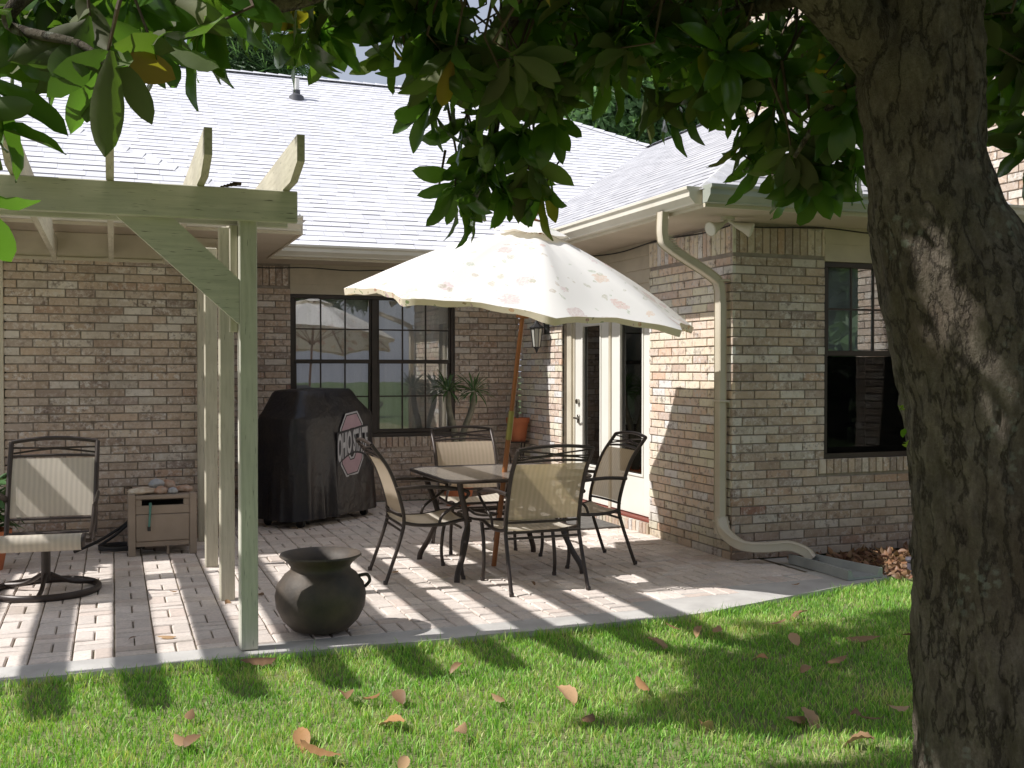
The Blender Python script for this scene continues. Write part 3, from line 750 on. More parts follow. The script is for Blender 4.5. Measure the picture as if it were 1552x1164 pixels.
# ------------------------------------------------------------------ numpy leaf instancer
def leaf_template(L=.16,W=.062,rows=6,fold=.25,curl=.35,wave=.0):
    """leaf along +Y, surface up +Z; returns verts,faces"""
    V=[];Fc=[]
    for i in range(rows+1):
        t=i/rows; w=W*.5*max(0,math.sin(PI*min(1,t**1.25)))**.62*(0.35 if i==0 else 1)+(.004 if i==0 else 0)
        if i==rows: w=.001
        y=L*t*math.cos(curl*t*.6); z=-L*curl*t*t*.6
        for k in (-1,0,1):
            V.append((k*w, y, z+abs(k)*w*fold*1.2+(wave*math.sin(i*2.3+k) if k else 0)))
    for i in range(rows):
        for k in (0,1):
            a=i*3+k; Fc.append((a,a+1,a+4,a+3))
    return np.array(V,dtype=np.float64),np.array(Fc,dtype=np.int64)
def inst_mesh(name, templ, mats, cols, material, parent=None, smooth=True):
    """mats: (n,4,4) arrays, cols (n,3); templ: list of (V,F), chosen at random"""
    Vs=[];Fs=[];Cs=[];off=0
    n=len(mats); pick=np.random.randint(0,len(templ),n)
    for ti,(V,Fc) in enumerate(templ):
        idx=np.where(pick==ti)[0]
        if not len(idx): continue
        A=mats[idx]; VV=np.einsum('nij,vj->nvi',A[:,:3,:3],V)+A[:,None,:3,3]
        m_=len(idx); nv=len(V)
        Vs.append(VV.reshape(-1,3)); Fs.append((Fc[None]+(np.arange(m_)*nv)[:,None,None]+off).reshape(-1,Fc.shape[1])); off+=m_*nv
        Cs.append(np.repeat(cols[idx],nv,axis=0))
    V=np.concatenate(Vs);Fc=np.concatenate(Fs);C=np.concatenate(Cs)
    me=bpy.data.meshes.new(name); me.vertices.add(len(V)); me.vertices.foreach_set('co',V.ravel())
    k=Fc.shape[1]; me.loops.add(Fc.size); me.loops.foreach_set('vertex_index',Fc.ravel().astype(np.int32))
    me.polygons.add(len(Fc)); me.polygons.foreach_set('loop_start',(np.arange(len(Fc))*k).astype(np.int32))
    me.update(calc_edges=True); me.validate()
    me.polygons.foreach_set('use_smooth',[smooth]*len(me.polygons))
    a=me.color_attributes.new('Col','FLOAT_COLOR','POINT'); c4=np.ones((len(V),4),dtype=np.float32); c4[:,:3]=C; a.data.foreach_set('color',c4.ravel())
    me.materials.append(material)
    o=bpy.data.objects.new(name,me); COL.objects.link(o)
    if parent: par(o,parent,True)
    return o
def orient(pos, d, roll, s=1.0, up=(0,0,1)):
    """matrix: +Y along d, +Z as near up as possible, then rolled"""
    y=np.array(d,dtype=float); y/=np.linalg.norm(y)+1e-9; u=np.array(up,dtype=float)
    x=np.cross(y,u); 
    if np.linalg.norm(x)<1e-3: x=np.array([1.,0,0])
    x/=np.linalg.norm(x); z=np.cross(x,y)
    c,s_=math.cos(roll),math.sin(roll); x2=x*c+z*s_; z2=-x*s_+z*c
    M=np.eye(4); M[:3,0]=x2*s; M[:3,1]=y*s; M[:3,2]=z2*s; M[:3,3]=pos; return M

# ------------------------------------------------------------------ grass
def edge_np(x): return np.where(x<3.3,5.64+.012*np.sin(x*2.3),5.64+(np.minimum(x,5.3)-3.3)*.27)
N=190000
gx=np.random.uniform(-2.6,6.4,N); gy=np.random.uniform(2.3,6.3,N)
dep=gx*F.x+gy*F.y
keep=(gy<edge_np(gx)+np.random.normal(0,.012,N))&(dep>2.2)&~((gx>5.35)&(gy>6.05))
lat=(gx*Rv.x+gy*Rv.y)/np.maximum(dep,.1); keep&=(abs(lat)<.62)
gx,gy=gx[keep],gy[keep]; N=len(gx)
pn=np.array([noise.noise(Vector((a*1.3,b*1.3,0))) for a,b in zip(gx[::1],gy[::1])])
h=(.024+.018*np.random.rand(N))*(1+.35*pn); h*=np.where(np.random.rand(N)<.05,1.5,1)
edge_d=edge_np(gx)-gy; h*=np.where(edge_d<.1,1.3,1)
wd=.0018+.0013*np.random.rand(N); an=np.random.rand(N)*2*PI; ln=np.random.rand(N)**1.0*1.0*h; la=np.random.rand(N)*2*PI
z0=-.038
bx,by=np.cos(an)*wd,np.sin(an)*wd; lx,ly=np.cos(la)*ln,np.sin(la)*ln
V=np.zeros((N,5,3)); 
V[:,0]=np.stack([gx-bx,gy-by,np.full(N,z0)],1); V[:,1]=np.stack([gx+bx,gy+by,np.full(N,z0)],1)
V[:,2]=np.stack([gx-bx*.8+lx*.35,gy-by*.8+ly*.35,z0+h*.62],1); V[:,3]=np.stack([gx+bx*.8+lx*.35,gy+by*.8+ly*.35,z0+h*.62],1)
V[:,4]=np.stack([gx+lx,gy+ly,z0+h],1)
cg=np.array([(.19,.42,.065),(.28,.53,.09),(.40,.62,.14),(.60,.62,.28),(.13,.29,.05)]); pm=np.array([noise.noise(Vector((a*3.1+7,b*3.1,4))) for a,b in zip(gx,gy)]); pr=np.random.rand(N)+pn*.25+pm*.45
h*=np.where(pm>.35,.55,1); ci=np.select([pr<.02,pr<.3,pr<.58,pr<.84],[4,0,1,2],3); C=cg[ci]*np.random.uniform(.85,1.15,(N,1))
me=bpy.data.meshes.new('grass'); me.vertices.add(N*5); me.vertices.foreach_set('co',V.ravel())
b5=np.arange(N)*5
li=np.stack([b5,b5+1,b5+3,b5+2,b5+2,b5+3,b5+4],1).ravel(); me.loops.add(len(li)); me.loops.foreach_set('vertex_index',li.astype(np.int32))
ls=np.stack([np.arange(N)*7,np.arange(N)*7+4],1).ravel(); me.polygons.add(2*N); me.polygons.foreach_set('loop_start',ls.astype(np.int32))
me.update(calc_edges=True); a=me.color_attributes.new('Col','FLOAT_COLOR','POINT'); c4=np.ones((N*5,4),dtype=np.float32); c4[:,:3]=np.repeat(C,5,axis=0)
c4[:,:3]*=np.tile([.7,.7,1.0,1.0,1.2],N)[:,None]; a.data.foreach_set('color',c4.ravel()); me.materials.append(GRASS)
o=bpy.data.objects.new('grass',me); COL.objects.link(o); tag(o,'short green lawn grass in front of the paved patio','grass',kind='stuff')

# ------------------------------------------------------------------ mulch of dead leaves
TL=[leaf_template(.17,.058,8,.25,.35,.003),leaf_template(.155,.062,8,.1,.75,.004),leaf_template(.185,.058,8,.45,.15,.003),leaf_template(.145,.056,8,.3,-.3,.003),leaf_template(.17,.060,8,.5,.6,.005)]
TD=[leaf_template(.10,.045,5,.6,.5),leaf_template(.12,.05,5,-.5,-.6),leaf_template(.08,.045,4,.2,1.2)]
A=[];Cc=[]
for _ in range(1500):
    x=random.uniform(5.0,6.8); y=random.uniform(6.15,7.08)
    if x<5.2 and y<6.8-(x-5.0): continue
    A.append(orient((x,y,-.03+random.random()*.05),(random.uniform(-1,1),random.uniform(-1,1),random.uniform(-.35,.35)),random.uniform(-1.3,1.3),random.uniform(.45,.95)))
    k=random.uniform(.6,1.35); Cc.append((k,k*random.uniform(.85,1.05),k*random.uniform(.8,1.1)))
o=inst_mesh('leaf_mulch',TD,np.array(A),np.array(Cc),DEADLEAF); tag(o,'brown dead leaf mulch bed beside the wing wall and splash block','leaf mulch',kind='stuff')

# individual fallen leaves
pos=[(525,1068),(575,1055),(598,1053),(745,1055),(612,1102),(705,1103),(303,1123),(290,1080),(453,1108),(515,1150),(615,1152),(885,1100),(845,1047),(985,1053),(1165,1003),(1285,1000),(1200,965),(1168,950),(1230,1015),(1195,1097),(1215,1077),(1300,1080),(1328,1128),(1335,970),(1370,968),(1380,1075),(1225,930),(1085,962),(1065,955),(1035,958),(700,1012),(362,1006),(980,972),(1340,1095),(1065,1105),(262,1120)]
def dead(L,W,fold,curl,name='fallen_leaf'):
    V,Fc=leaf_template(L,W,12,fold,curl,.003); mb=MB(); mb.add([tuple(v) for v in V],[tuple(int(i) for i in f) for f in Fc],(1,1,1)); return mb
protos=[dead(.14,.06,.45,.45),dead(.15,.055,-.35,-.25),dead(.12,.065,.4,.8),dead(.14,.06,-.5,.2)]
meshes=[]
for i,(px,py) in enumerate(pos):
    p=gnd(px,py,0.005)
    if i<4: o=protos[i].build('fallen_leaf',DEADLEAF,smooth='all',recalc=False); meshes.append(o)
    else: o=meshes[i%4].copy(); COL.objects.link(o)
    o.location=(p.x,p.y,.012+random.random()*.012); o.rotation_euler=(random.uniform(-.15,.2),random.uniform(-.3,.3),random.uniform(0,6.28))
    s_=random.choice((.7,.85,1.0,1.15,1.3)); o.scale=(s_*random.uniform(.8,1.1),s_,s_*random.uniform(.6,1.3))
    tag(o,'dry tan magnolia leaf lying on the green grass','fallen leaf','fallen magnolia leaves on the lawn')
pos2=[(343,914),(1200,890),(805,886),(866,862),(440,803),(470,806),(205,972),(236,970),(420,905),(268,900),(392,905),(590,872)]
for i,(px,py) in enumerate(pos2):
    p=gnd(px,py,0.0); o=meshes[i%4].copy(); COL.objects.link(o); o.location=(p.x,p.y,.018); o.rotation_euler=(random.uniform(-.2,.2),random.uniform(-.3,.3),random.uniform(0,6.28)); s_=random.uniform(.35,.75); o.scale=(s_,)*3
    tag(o,'small dry brown leaf lying on the patio pavers','fallen leaf','fallen leaves on the paving')

# ------------------------------------------------------------------ pergola
pg=empty('pergola',(.67,5.8,0),label='weathered green and cream wooden pergola with open rafters over the patio',cat='pergola')
def post(x,y,z1,mat,w=.092,z0=0,lean=0):
    mb=MB(); h=w/2; mb.bbox(-h,h,-h,h,z0,z1,.006)
    o=mb.build('post',mat,pg,world=False); o.location=(x-.67,y-5.8,0); o.rotation_euler=(0,lean,0); return o
p1=post(.675,5.80,2.44,WOODG,.094)
post(.688,7.07,2.42,WOODC); post(.695,8.32,2.42,WOODC); post(.73,9.58,2.36,WOODC,.085)
def beam(x0,x1,y0,y1,z0,z1,mat):
    mb=MB(); mb.bbox(x0,x1,y0,y1,z0,z1,.005); return mb.build('beam',mat,pg)
beam(-4.0,.93,5.712,5.750,2.285,2.455,WOODGX)
beam(-4.0,.90,5.850,5.890,2.275,2.43,WOODGX)
# second line of posts far left, out of the picture, so the beam stands
post(-3.2,5.80,2.44,WOODG,.094)
# knee brace in the beam plane
mb=MB(); mb.prism([(.02,2.284),(.30,2.284),(.627,1.98),(.627,1.74)],5.756,5.795,'y'); mb.build('brace',WOODGX,pg)
mb=MB(); mb.bbox(.585,.626,5.800,5.845,.0+1.70,2.27,.003); mb.build('cleat',WOODC,pg)
rx=[.87,.43,-.01,-.45,-.89,-1.33,-1.77,-2.21,-2.65,-3.09,-3.53]
first=None
mb=MB(); t=.019
poly=[(5.22,2.47),(5.22,2.63),(9.06,2.63),(9.06,2.61),(9.64,2.60),(9.64,2.45),(9.50,2.395),(9.38,2.43),(5.90,2.435),(5.72,2.457),(5.36,2.40)]
poly=[(5.24,2.525),(5.24,2.655),(8.94,2.640),(8.94,2.60),(9.64,2.60),(9.64,2.47),(9.52,2.40),(9.36,2.435),(5.90,2.435),(5.70,2.458),(5.46,2.458)]
mb.prism(poly,-t,t,'x'); raf=mb.build('rafter',WOODCY,pg,world=False); raf.location=(rx[0]-.67,-5.8,0)
for x in rx[1:]:
    o=raf.copy(); COL.objects.link(o); o.location=(x-.67,-5.8,0); o.rotation_euler=(0,random.uniform(-.02,.02)*0,0)
mb=MB()
for k in range(5): mb.bbox(.53+k*.016,.55+k*.022,5.715,5.745,2.456+.004*k,2.462+.006*k,.002)
mb.build('debris',simple('old_leaf_litter',(.08,.05,.03),None,40,.9,.8,50),pg)

# ------------------------------------------------------------------ dining chairs (local: faces -Y)
def side_profile():
    return bez([(0,.36,.0),(0,.31,.14),(0,.255,.30),(0,.225,.43),(0,.25,.58),(0,.33,.80),(0,.455,.975)],6)
def crossbar(mb,z,y,w,arch=0,r=.011,bow=0):
    mb.tube([(x*w, y+bow*(1-x*x), z+arch*(1-x*x)) for x in np.linspace(-1,1,11)],r,8)
def make_chair(label):
    root=empty('patio_chair',(0,0,0),label=label,cat='patio chair',group='sling chairs around the patio table')
    W=.27
    prof=side_profile()
    mb=MB()
    # back uprights above the seat joint
    up=[p for p in prof if p.z>=.42]
    for s_ in (-1,1): mb.tube([(s_*(W-.0),p.y,p.z) for p in up],.0135,10,flat=(1.15,1))
    crossbar(mb,.975,.455,W,.022,.0125,.015); crossbar(mb,.885,.389,W-.012,.012,.009,.015)
    crossbar(mb,.47,.24,W-.01,0,.009,.02)
    # crossing arcs in the head panel
    for s_ in (-1,1):
        mb.tube([(s_*W*.97*x, .398+.73*(zz_-.90)+.015*(1-x*x), zz_) for x in np.linspace(-1,1,11) for zz_ in [.90+.065*(.5+.5*x)+.008*math.sin(PI*(.5+.5*x))]],.006,6)
        mb.tube([(s_*W*.97*x, .398+.73*(zz_-.90)+.015*(1-x*x), zz_) for x in np.linspace(-1,1,11) for zz_ in [.905+.012*math.cos(PI*x*.5)+.018*(.5+.5*x)]],.005,6)
    mb.build('back_frame',DARKMET,root,smooth=True,world=False)
    # seat rails
    rail=bez([(0,.235,.425),(0,.12,.402),(0,-.05,.40),(0,-.20,.425),(0,-.265,.42)],6)
    mb=MB()
    for s_ in (-1,1): mb.tube([(s_*W,p.y,p.z) for p in rail],.013,10)
    crossbar(mb,.415,-.262,W,.0,.011); crossbar(mb,.40,.235,W,0,.010); crossbar(mb,.36,.235,W,0,.009); crossbar(mb,.37,-.19,W,0,.009)
    mb.build('seat_frame',DARKMET,root,smooth=True,world=False)
    # legs, each its own
    for s_ in (-1,1):
        mb=MB(); mb.tube([(s_*W*(1+.04*(1-p.z/.43)),p.y,p.z) for p in prof if p.z<=.44],.0135,10); mb.lathe([(0,.0),(.016,.0),(.017,.02),(.0135,.026)],10,(s_*W*1.04,.36,0)); mb.build('leg',DARKMET,root,smooth=True,world=False)
        f=bez([(s_*W*1.03,-.205,0),(s_*W*1.02,-.19,.12),(s_*W,-.205,.28),(s_*W,-.245,.41)],6)
        mb=MB(); mb.tube(f,.0135,10); mb.lathe([(0,.0),(.016,.0),(.017,.02),(.0135,.026)],10,(s_*W*1.03,-.205,0)); mb.build('leg',DARKMET,root,smooth=True,world=False)
        a=bez([(s_*(W+.012),.285,.665),(s_*(W+.03),.10,.675),(s_*(W+.035),-.10,.66),(s_*(W+.03),-.22,.635),(s_*(W+.02),-.235,.60),(s_*(W+.01),-.17,.545),(s_*W,-.06,.47),(s_*W,-.03,.41)],6)
        mb=MB(); mb.tube(a,[.014 if i<24 else .0105 for i in range(len(a))],10,flat=(1.0,1.0)); mb.build('armrest',DARKMET,root,smooth=True,world=False)
    # slings
    def bk(u,v):
        z=.485+(.872-.485)*v; 
        for i in range(len(up)-1):
            if up[i].z<=z<=up[i+1].z: y=up[i].y+(up[i+1].y-up[i].y)*(z-up[i].z)/(up[i+1].z-up[i].z)
        x=(2*u-1)*(W-.012); return (x, y+.016*(1-(2*u-1)**2)+.002, z)
    mb=MB(); mb.grid(bk,8,10); mb.build('backrest',SLING,root,smooth='all',world=False,recalc=False)
    def stf(u,v):
        i=v*(len(rail)-1); k=min(int(i),len(rail)-2); p=rail[k].lerp(rail[k+1],i-k); x=(2*u-1)*(W-.012)
        return (x,p.y,p.z+.006-.022*(1-(2*u-1)**2))
    mb=MB(); mb.grid(stf,8,14); mb.build('seat',SLINGP,root,smooth='all',world=False,recalc=False)
    return root
labels=['beige sling patio chair left of the table, seen from the side',
 'patio chair nearest the camera with its olive translucent back turned to the lawn',
 'patio chair behind the table facing the lawn, below the palm-like plant',
 'patio chair on the right of the table in front of the french doors']
ch=make_chair(labels[0]); ch.location=(2.14,7.45,0); ch.rotation_euler.z=math.radians(88)
for (x,y,rz,l) in ((2.73,6.87,181,labels[1]),(2.84,8.36,-2,labels[2]),(3.40,7.54,-91,labels[3])):
    c=copy_tree(ch); c.location=(x,y,0); c.rotation_euler.z=math.radians(rz); c['label']=l

# ------------------------------------------------------------------ table
TX,TY=2.74,7.55
tb=empty('patio_table',(TX,TY,0),label='square glass topped patio table with rounded corners and curved brown legs',cat='patio table')
def rrect(h,c,n=6,sx=1,sy=1):
    out=[]
    for q in range(4):
        a0=q*PI/2; cx=(h-c)*(1 if q in (0,3) else -1); cy=(h-c)*(1 if q in (0,1) else -1)
        for k in range(n+1):
            a=a0+PI/2*k/n; out.append(((cx+c*math.cos(a))*sx,(cy+c*math.sin(a))*sy))
    return out
mb=MB(); R1=rrect(.565,.17,8); mb.tube([(x,y,.715) for x,y in R1],.017,10,closed=True,flat=(1.1,.8)); mb.build('table_rim',DARKMET,tb,smooth=True,world=False)
mb=MB(); R2=rrect(.553,.165,8); mb.prism(R2,.714,.722,'z'); mb.build('tabletop',TGLASS,tb,world=False)
mb=MB(); mb.tube([(x,y,.40) for x,y in rrect(.27,.13,8)],.010,8,closed=True)
for s_ in (-1,1):
    mb.tube(bez([(s_*.36,.36,.50),(s_*.25,.25,.44),(0,.0,.40),(-s_*.25,-.25,.44),(-s_*.36,-.36,.50)],6),.010,8)
mb.build('table_brace',DARKMET,tb,smooth=True,world=False)
for sx in (-1,1):
    for sy in (-1,1):
        mb=MB(); L=bez([(sx*.455,sy*.455,.70),(sx*.43,sy*.43,.60),(sx*.385,sy*.385,.46),(sx*.37,sy*.37,.34),(sx*.42,sy*.42,.18),(sx*.475,sy*.475,.06),(sx*.485,sy*.485,0)],6)
        mb.tube(L,.017,10,flat=(1.3,.8)); mb.build('leg',DARKMET,tb,smooth=True,world=False)

# ------------------------------------------------------------------ umbrella (local z along the pole)
base=Vector((2.715,7.58,0)); ax=(Vector((0,0,1))+Rv*.115-F*.085).normalized()
q=ax.to_track_quat('Z','Y').to_euler()
um=empty('patio_umbrella',base,(q.x,q.y,q.z),'large cream floral market umbrella on a tilted wooden pole over the table','umbrella')
mb=MB(); mb.tube([(0,0,.0),(0,0,1.0)],.020,16); mb.tube([(0,0,1.0),(0,0,2.64)],.0175,16); mb.build('pole',POLEW,um,smooth=True,world=False)
mb=MB(); mb.tube([(0,0,.98),(0,0,1.20)],.0225,16); mb.build('sleeve',BRASS,um,smooth=True,world=False)
mb=MB(); mb.lathe([(0,2.60),(.05,2.61),(.055,2.635),(.018,2.645),(.016,2.66),(.030,2.675),(.042,2.70),(.036,2.735),(.014,2.755),(0,2.76)],20); mb.build('finial',POLEW,um,smooth=True,world=False)
UR=1.33; AP=2.57; RZ=1.975
def canopy_pt(th,f):
    sct=PI/4; k=math.floor(th/sct); s_=(th-k*sct)/sct
    a0,a1=k*sct,(k+1)*sct
    r=UR*f
    P=Vector((math.cos(a0),math.sin(a0),0))*(1-s_)+Vector((math.cos(a1),math.sin(a1),0))*s_
    sag=math.sin(PI*s_)
    P*=r*(1-.05*sag*f**2)
    z=AP-(AP-RZ)*(f**1.12)+.045*math.sin(PI*f)-.030*sag*math.sin(PI*min(1,f)*.8)+.05*sag*f**7
    return (P.x,P.y,z+.004*math.sin(th*23+f*9))
def canopy_mesh(f0,f1,dz,nr,flare=0):
    mb=MB(); nt=64
    def fn(u,v):
        p=canopy_pt((u*2*PI)%(2*PI-1e-9),f0+(f1-f0)*v); return (p[0],p[1],p[2]+dz-flare*v*v)
    mb.grid(fn,nt,nr); return mb
o=canopy_mesh(.10,1.0,0,16).build('canopy',FLORAL,um,smooth=60,world=False,recalc=False)
mb=MB()
def hem(u,v):
    p=Vector(canopy_pt((u*2*PI)%(2*PI-1e-9),1.0)); d=Vector((p.x,p.y,0)).normalized(); s_=(u*8)%1
    dr=.055*(1-.25*math.sin(PI*s_))
    return (p.x-d.x*.012*v,p.y-d.y*.012*v,p.z-dr*.85*v+.004*math.sin(u*150)*v)
mb.grid(hem,96,2); h=mb.build('hem',FLORALH,um,smooth='all',world=False,recalc=False)
mb=MB()
def hat(u,v):
    th=u*2*PI; s_=(u*8)%1; r=.02+.27*v; z=AP+.065-.115*v**1.1+.018*math.sin(PI*s_)*v*v+.012*math.sin(th*8+1)*v**3
    return (r*math.cos(th)*(1-.03*math.sin(PI*s_)),r*math.sin(th)*(1-.03*math.sin(PI*s_)),z)
mb.grid(hat,64,6); mb.build('vent_cap',FLORAL,um,smooth='all',world=False,recalc=False)
for k in range(8):
    a=k*PI/4; mb=MB(); pts=[]
    for f in np.linspace(.04,.985,10):
        p=canopy_pt(a%(2*PI),float(f)); pts.append((p[0],p[1],p[2]-.022))
    mb.tube(pts,.0085,6,flat=(1.3,.9)); rb=mb.build('rib',POLEW,um,world=False)
    p=canopy_pt(a%(2*PI),.52); mb=MB(); mb.tube([(.04*math.cos(a),.04*math.sin(a),1.93),(p[0],p[1],p[2]-.03)],.007,6); st=mb.build('strut',POLEW); st.parent=rb
mb=MB(); mb.lathe([(.02,1.90),(.05,1.905),(.05,1.96),(.02,1.97)],16); mb.build('runner',POLEW,um,smooth=True,world=False); mb=MB(); mb.lathe([(.02,2.50),(.055,2.505),(.055,2.55),(.02,2.555)],16); mb.build('hub',POLEW,um,smooth=True,world=False)

# ------------------------------------------------------------------ swivel rocker
sr=empty('swivel_chair',(-.43,7.75,0),(0,0,math.radians(-5)),'swivel sling chair on a round ring base at the far left of the patio','patio chair')
mb=MB(); mb.tube([(.335*math.cos(a),.335*math.sin(a),.022) for a in np.linspace(0,2*PI,48,endpoint=False)],.022,10,closed=True,flat=(.8,1.1))
for a in (0.5,2.6,4.7): mb.tube(bez([(.33*math.cos(a),.33*math.sin(a),.03),(.17*math.cos(a),.17*math.sin(a),.05),(.03*math.cos(a),.03*math.sin(a),.12)],5),.015,8)
mb.build('ring_base',DARKMET,sr,smooth=True,world=False)
mb=MB(); mb.tube([(0,0,.08),(0,0,.30)],.030,14); mb.tube([(0,0,.28),(0,0,.33)],.055,14); mb.bbox(-.16,.16,-.16,.18,.325,.345,.006); mb.build('pedestal',DARKMET,sr,smooth=30,world=False)
W=.285
sp_=bez([(0,-.44,.37),(0,-.455,.41),(0,-.40,.435),(0,-.2,.40),(0,.05,.36),(0,.24,.35)],6)
bp_=bez([(0,.24,.34),(0,.28,.5),(0,.36,.75),(0,.46,.985)],6)
mb=MB()
for s_ in (-1,1):
    mb.tube([(s_*W,p.y,p.z) for p in sp_],.015,10); mb.tube([(s_*W,p.y,p.z) for p in bp_],.017,10)
crossbar(mb,.36,.24,W,0,.012); crossbar(mb,.37,-.42,W,0,.012); crossbar(mb,.33,0.05,W,0,.013); crossbar(mb,.985,.46,W,.025,.016,.01); crossbar(mb,.885,.42,W,.005,.011,.01); crossbar(mb,.46,.265,W,0,.009)
for s_ in (-1,1):
    mb.tube([(s_*W*.95*x,.45,.905+.04*(.5+.5*x)+.012*math.cos(PI*x/2)) for x in np.linspace(-1,1,9)],.007,6)
mb.build('frame',DARKMET,sr,smooth=True,world=False)
for s_ in (-1,1):
    mb=MB(); a=bez([(s_*(W+.01),.30,.60),(s_*(W+.035),.12,.645),(s_*(W+.045),-.10,.62),(s_*(W+.045),-.17,.60)],6); mb.tube(a,.02,10,flat=(.6,1.2))
    mb.tube(bez([(s_*(W+.04),-.14,.60),(s_*(W+.03),-.15,.48),(s_*(W+.01),-.12,.38)],5),.02,10,flat=(.8,1.2)); mb.build('armrest',DARKMET,sr,smooth=True,world=False)
def g1(u,v):
    i=v*(len(sp_)-1); k=min(int(i),len(sp_)-2); p=sp_[k].lerp(sp_[k+1],i-k); return ((2*u-1)*(W-.012),p.y,p.z+.012-.012*(1-(2*u-1)**2))
mb=MB(); mb.grid(g1,8,20)
def g2(u,v):
    a=-PI*.1-PI*1.0*v; return ((2*u-1)*(W-.012),-.415+.055*math.cos(PI/2+PI*v),.395+.055*math.sin(PI/2+PI*v))
mb.grid(g2,8,10); mb.build('seat',SLINGP,sr,smooth='all',world=False,recalc=False)
def g3(u,v):
    z=.475+.395*v
    for i in range(len(bp_)-1):
        if bp_[i].z<=z<=bp_[i+1].z: y=bp_[i].y+(bp_[i+1].y-bp_[i].y)*(z-bp_[i].z)/(bp_[i+1].z-bp_[i].z)
    return ((2*u-1)*(W-.012),y+.012*(1-(2*u-1)**2)-.004,z)
mb=MB(); mb.grid(g3,8,10); mb.build('backrest',SLINGP,sr,smooth='all',world=False,recalc=False)

# ------------------------------------------------------------------ resin cabinet + things on it
cb=empty('storage_bin',(.37,9.18,0),(0,0,0),'small taupe resin storage bin with a drawer front by the brick wall','storage bin')
w,d,hh=.235,.20,.50
mb=MB()
for sx in (-1,1):
    for sy in (-1,1): mb.bbox(sx*w-.028,sx*w+.028,sy*d-.028,sy*d+.028,0,hh,.006)
mb.bbox(-w+.028,w-.028,-d-.018,-d+.012,.335,.405,.004); mb.bbox(-w+.028,-w+.075,-d-.018,-d+.012,.405,.455,.003); mb.bbox(w-.075,w-.028,-d-.018,-d+.012,.405,.455,.003); mb.bbox(-w+.028,w-.028,-d-.018,-d+.012,.075,.115,.004)
for sx in (-1,1): mb.bbox(sx*w-.014,sx*w+.014,-d+.028,d-.028,.08,.46,.004)
mb.bbox(-w+.028,w-.028,d-.014,d+.014,.08,.46,.004); mb.bbox(.03,.05,-d-.0,-d+.02,0.0,.075,.002)
mb.build('cabinet',RESIN,cb,world=False)
mb=MB(); mb.bbox(-w+.03,w-.03,-d-.026,-d+.010,.118,.332,.006); mb.build('drawer_front',RESIN,cb,world=False)
mb=MB(); mb.bbox(-w+.028,w-.028,-d-.030,d-.03,.456,.488,.006); mb.build('lid',RESIN,cb,world=False)
mb=MB(); mb.bbox(-w+.03,w-.03,-d+.04,d-.03,.10,.40,.006); mb.build('liner',ROOM,cb,world=False)
def blob(name,loc,size,mat,label,seed,rot=0):
    mb=MB()
    def fn(u,v):
        th=u*2*PI; ph=v*PI; p=Vector((math.sin(ph)*math.cos(th),math.sin(ph)*math.sin(th),math.cos(ph)))
        r=1+.28*noise.noise(p*1.6+Vector((seed,0,0)))+.1*noise.noise(p*4+Vector((0,seed,0)))
        return (p.x*size[0]*r,p.y*size[1]*r,p.z*size[2]*r)
    mb.grid(fn,20,12); o=mb.build(name,mat,smooth='all'); o.location=loc; o.rotation_euler=(0,0,rot); return tag(o,label,'stone',None)
blob('shell',(.22,9.05,.515),(.125,.07,.030),STONE,'large flat white shell on the left of the storage bin lid',1,.2)['category']='shell'
blob('rock',(.36,9.03,.515),(.05,.045,.035),STONE2,'amber rock at the front middle of the storage bin lid',4)
blob('rock',(.45,9.03,.51),(.038,.04,.028),STONE3,'blue grey rock at the front right of the storage bin lid',7)
blob('rock',(.54,9.12,.515),(.075,.05,.030),STONE2,'flat rust coloured rock at the right end of the storage bin lid',11,.3)
blob('rock',(.33,9.15,.56),(.065,.05,.040),STONE3,'pale green rounded rock on top of the pile on the storage bin',15,.5)
blob('rock',(.42,9.20,.535),(.06,.05,.05),STONE2,'dark pinkish rock at the back of the pile on the storage bin',21)
mb=MB(); tw=mb; mb.tube([(0,0,0),(-.004,-.004,-.10),(-.012,-.004,-.22)],[.012,.009,.010],10); o=mb.build('trowel',TEAL,smooth=True); o.location=(.275,8.935,.43); tag(o,'teal handled garden tool hanging from the slot of the storage bin','garden tool')
mb=MB(); mb.tube([(0,0,-.19),(0,0,-.225)],.013,10); e=mb.build('grip_end',RUBBER,smooth=True); e.parent=o; e.location=(-.011,-.004,0)

# hose bib with black hose
hs=empty('garden_hose',(.03,9.5,0),label='black hose coiled on the pavers and running up to a wall tap',cat='hose')
mb=MB(); mb.tube(bez([(.12,9.60,.44),(.13,9.56,.36),(.12,9.54,.22),(.0,9.5,.13),(-.15,9.40,.06),(-.30,9.25,.02)],6),.013,8)
mb.tube([(.06+.17*math.cos(a),9.33+.15*math.sin(a),.016+a*.0022) for a in np.linspace(0,4*PI,60)],.014,8)
mb.tube(bez([(.36,9.56,.22),(.25,9.55,.225),(.14,9.53,.2),(.0,9.46,.10),(-.12,9.40,.03)],6),.012,8)
mb.build('hose_coil',RUBBER,hs,smooth=True)
mb=MB(); mb.tube([(.12,9.69,.46),(.12,9.60,.46)],.014,8); mb.tube([(.12,9.60,.475),(.12,9.60,.43)],.016,8); mb.lathe([(0,.02),(.03,.018),(.03,.008),(0,.006)],12,(.12,9.60,.475)); mb.build('tap',simple('old_brass',(.12,.09,.06),None,9,.5,0,metal=.5),hs,smooth=True)

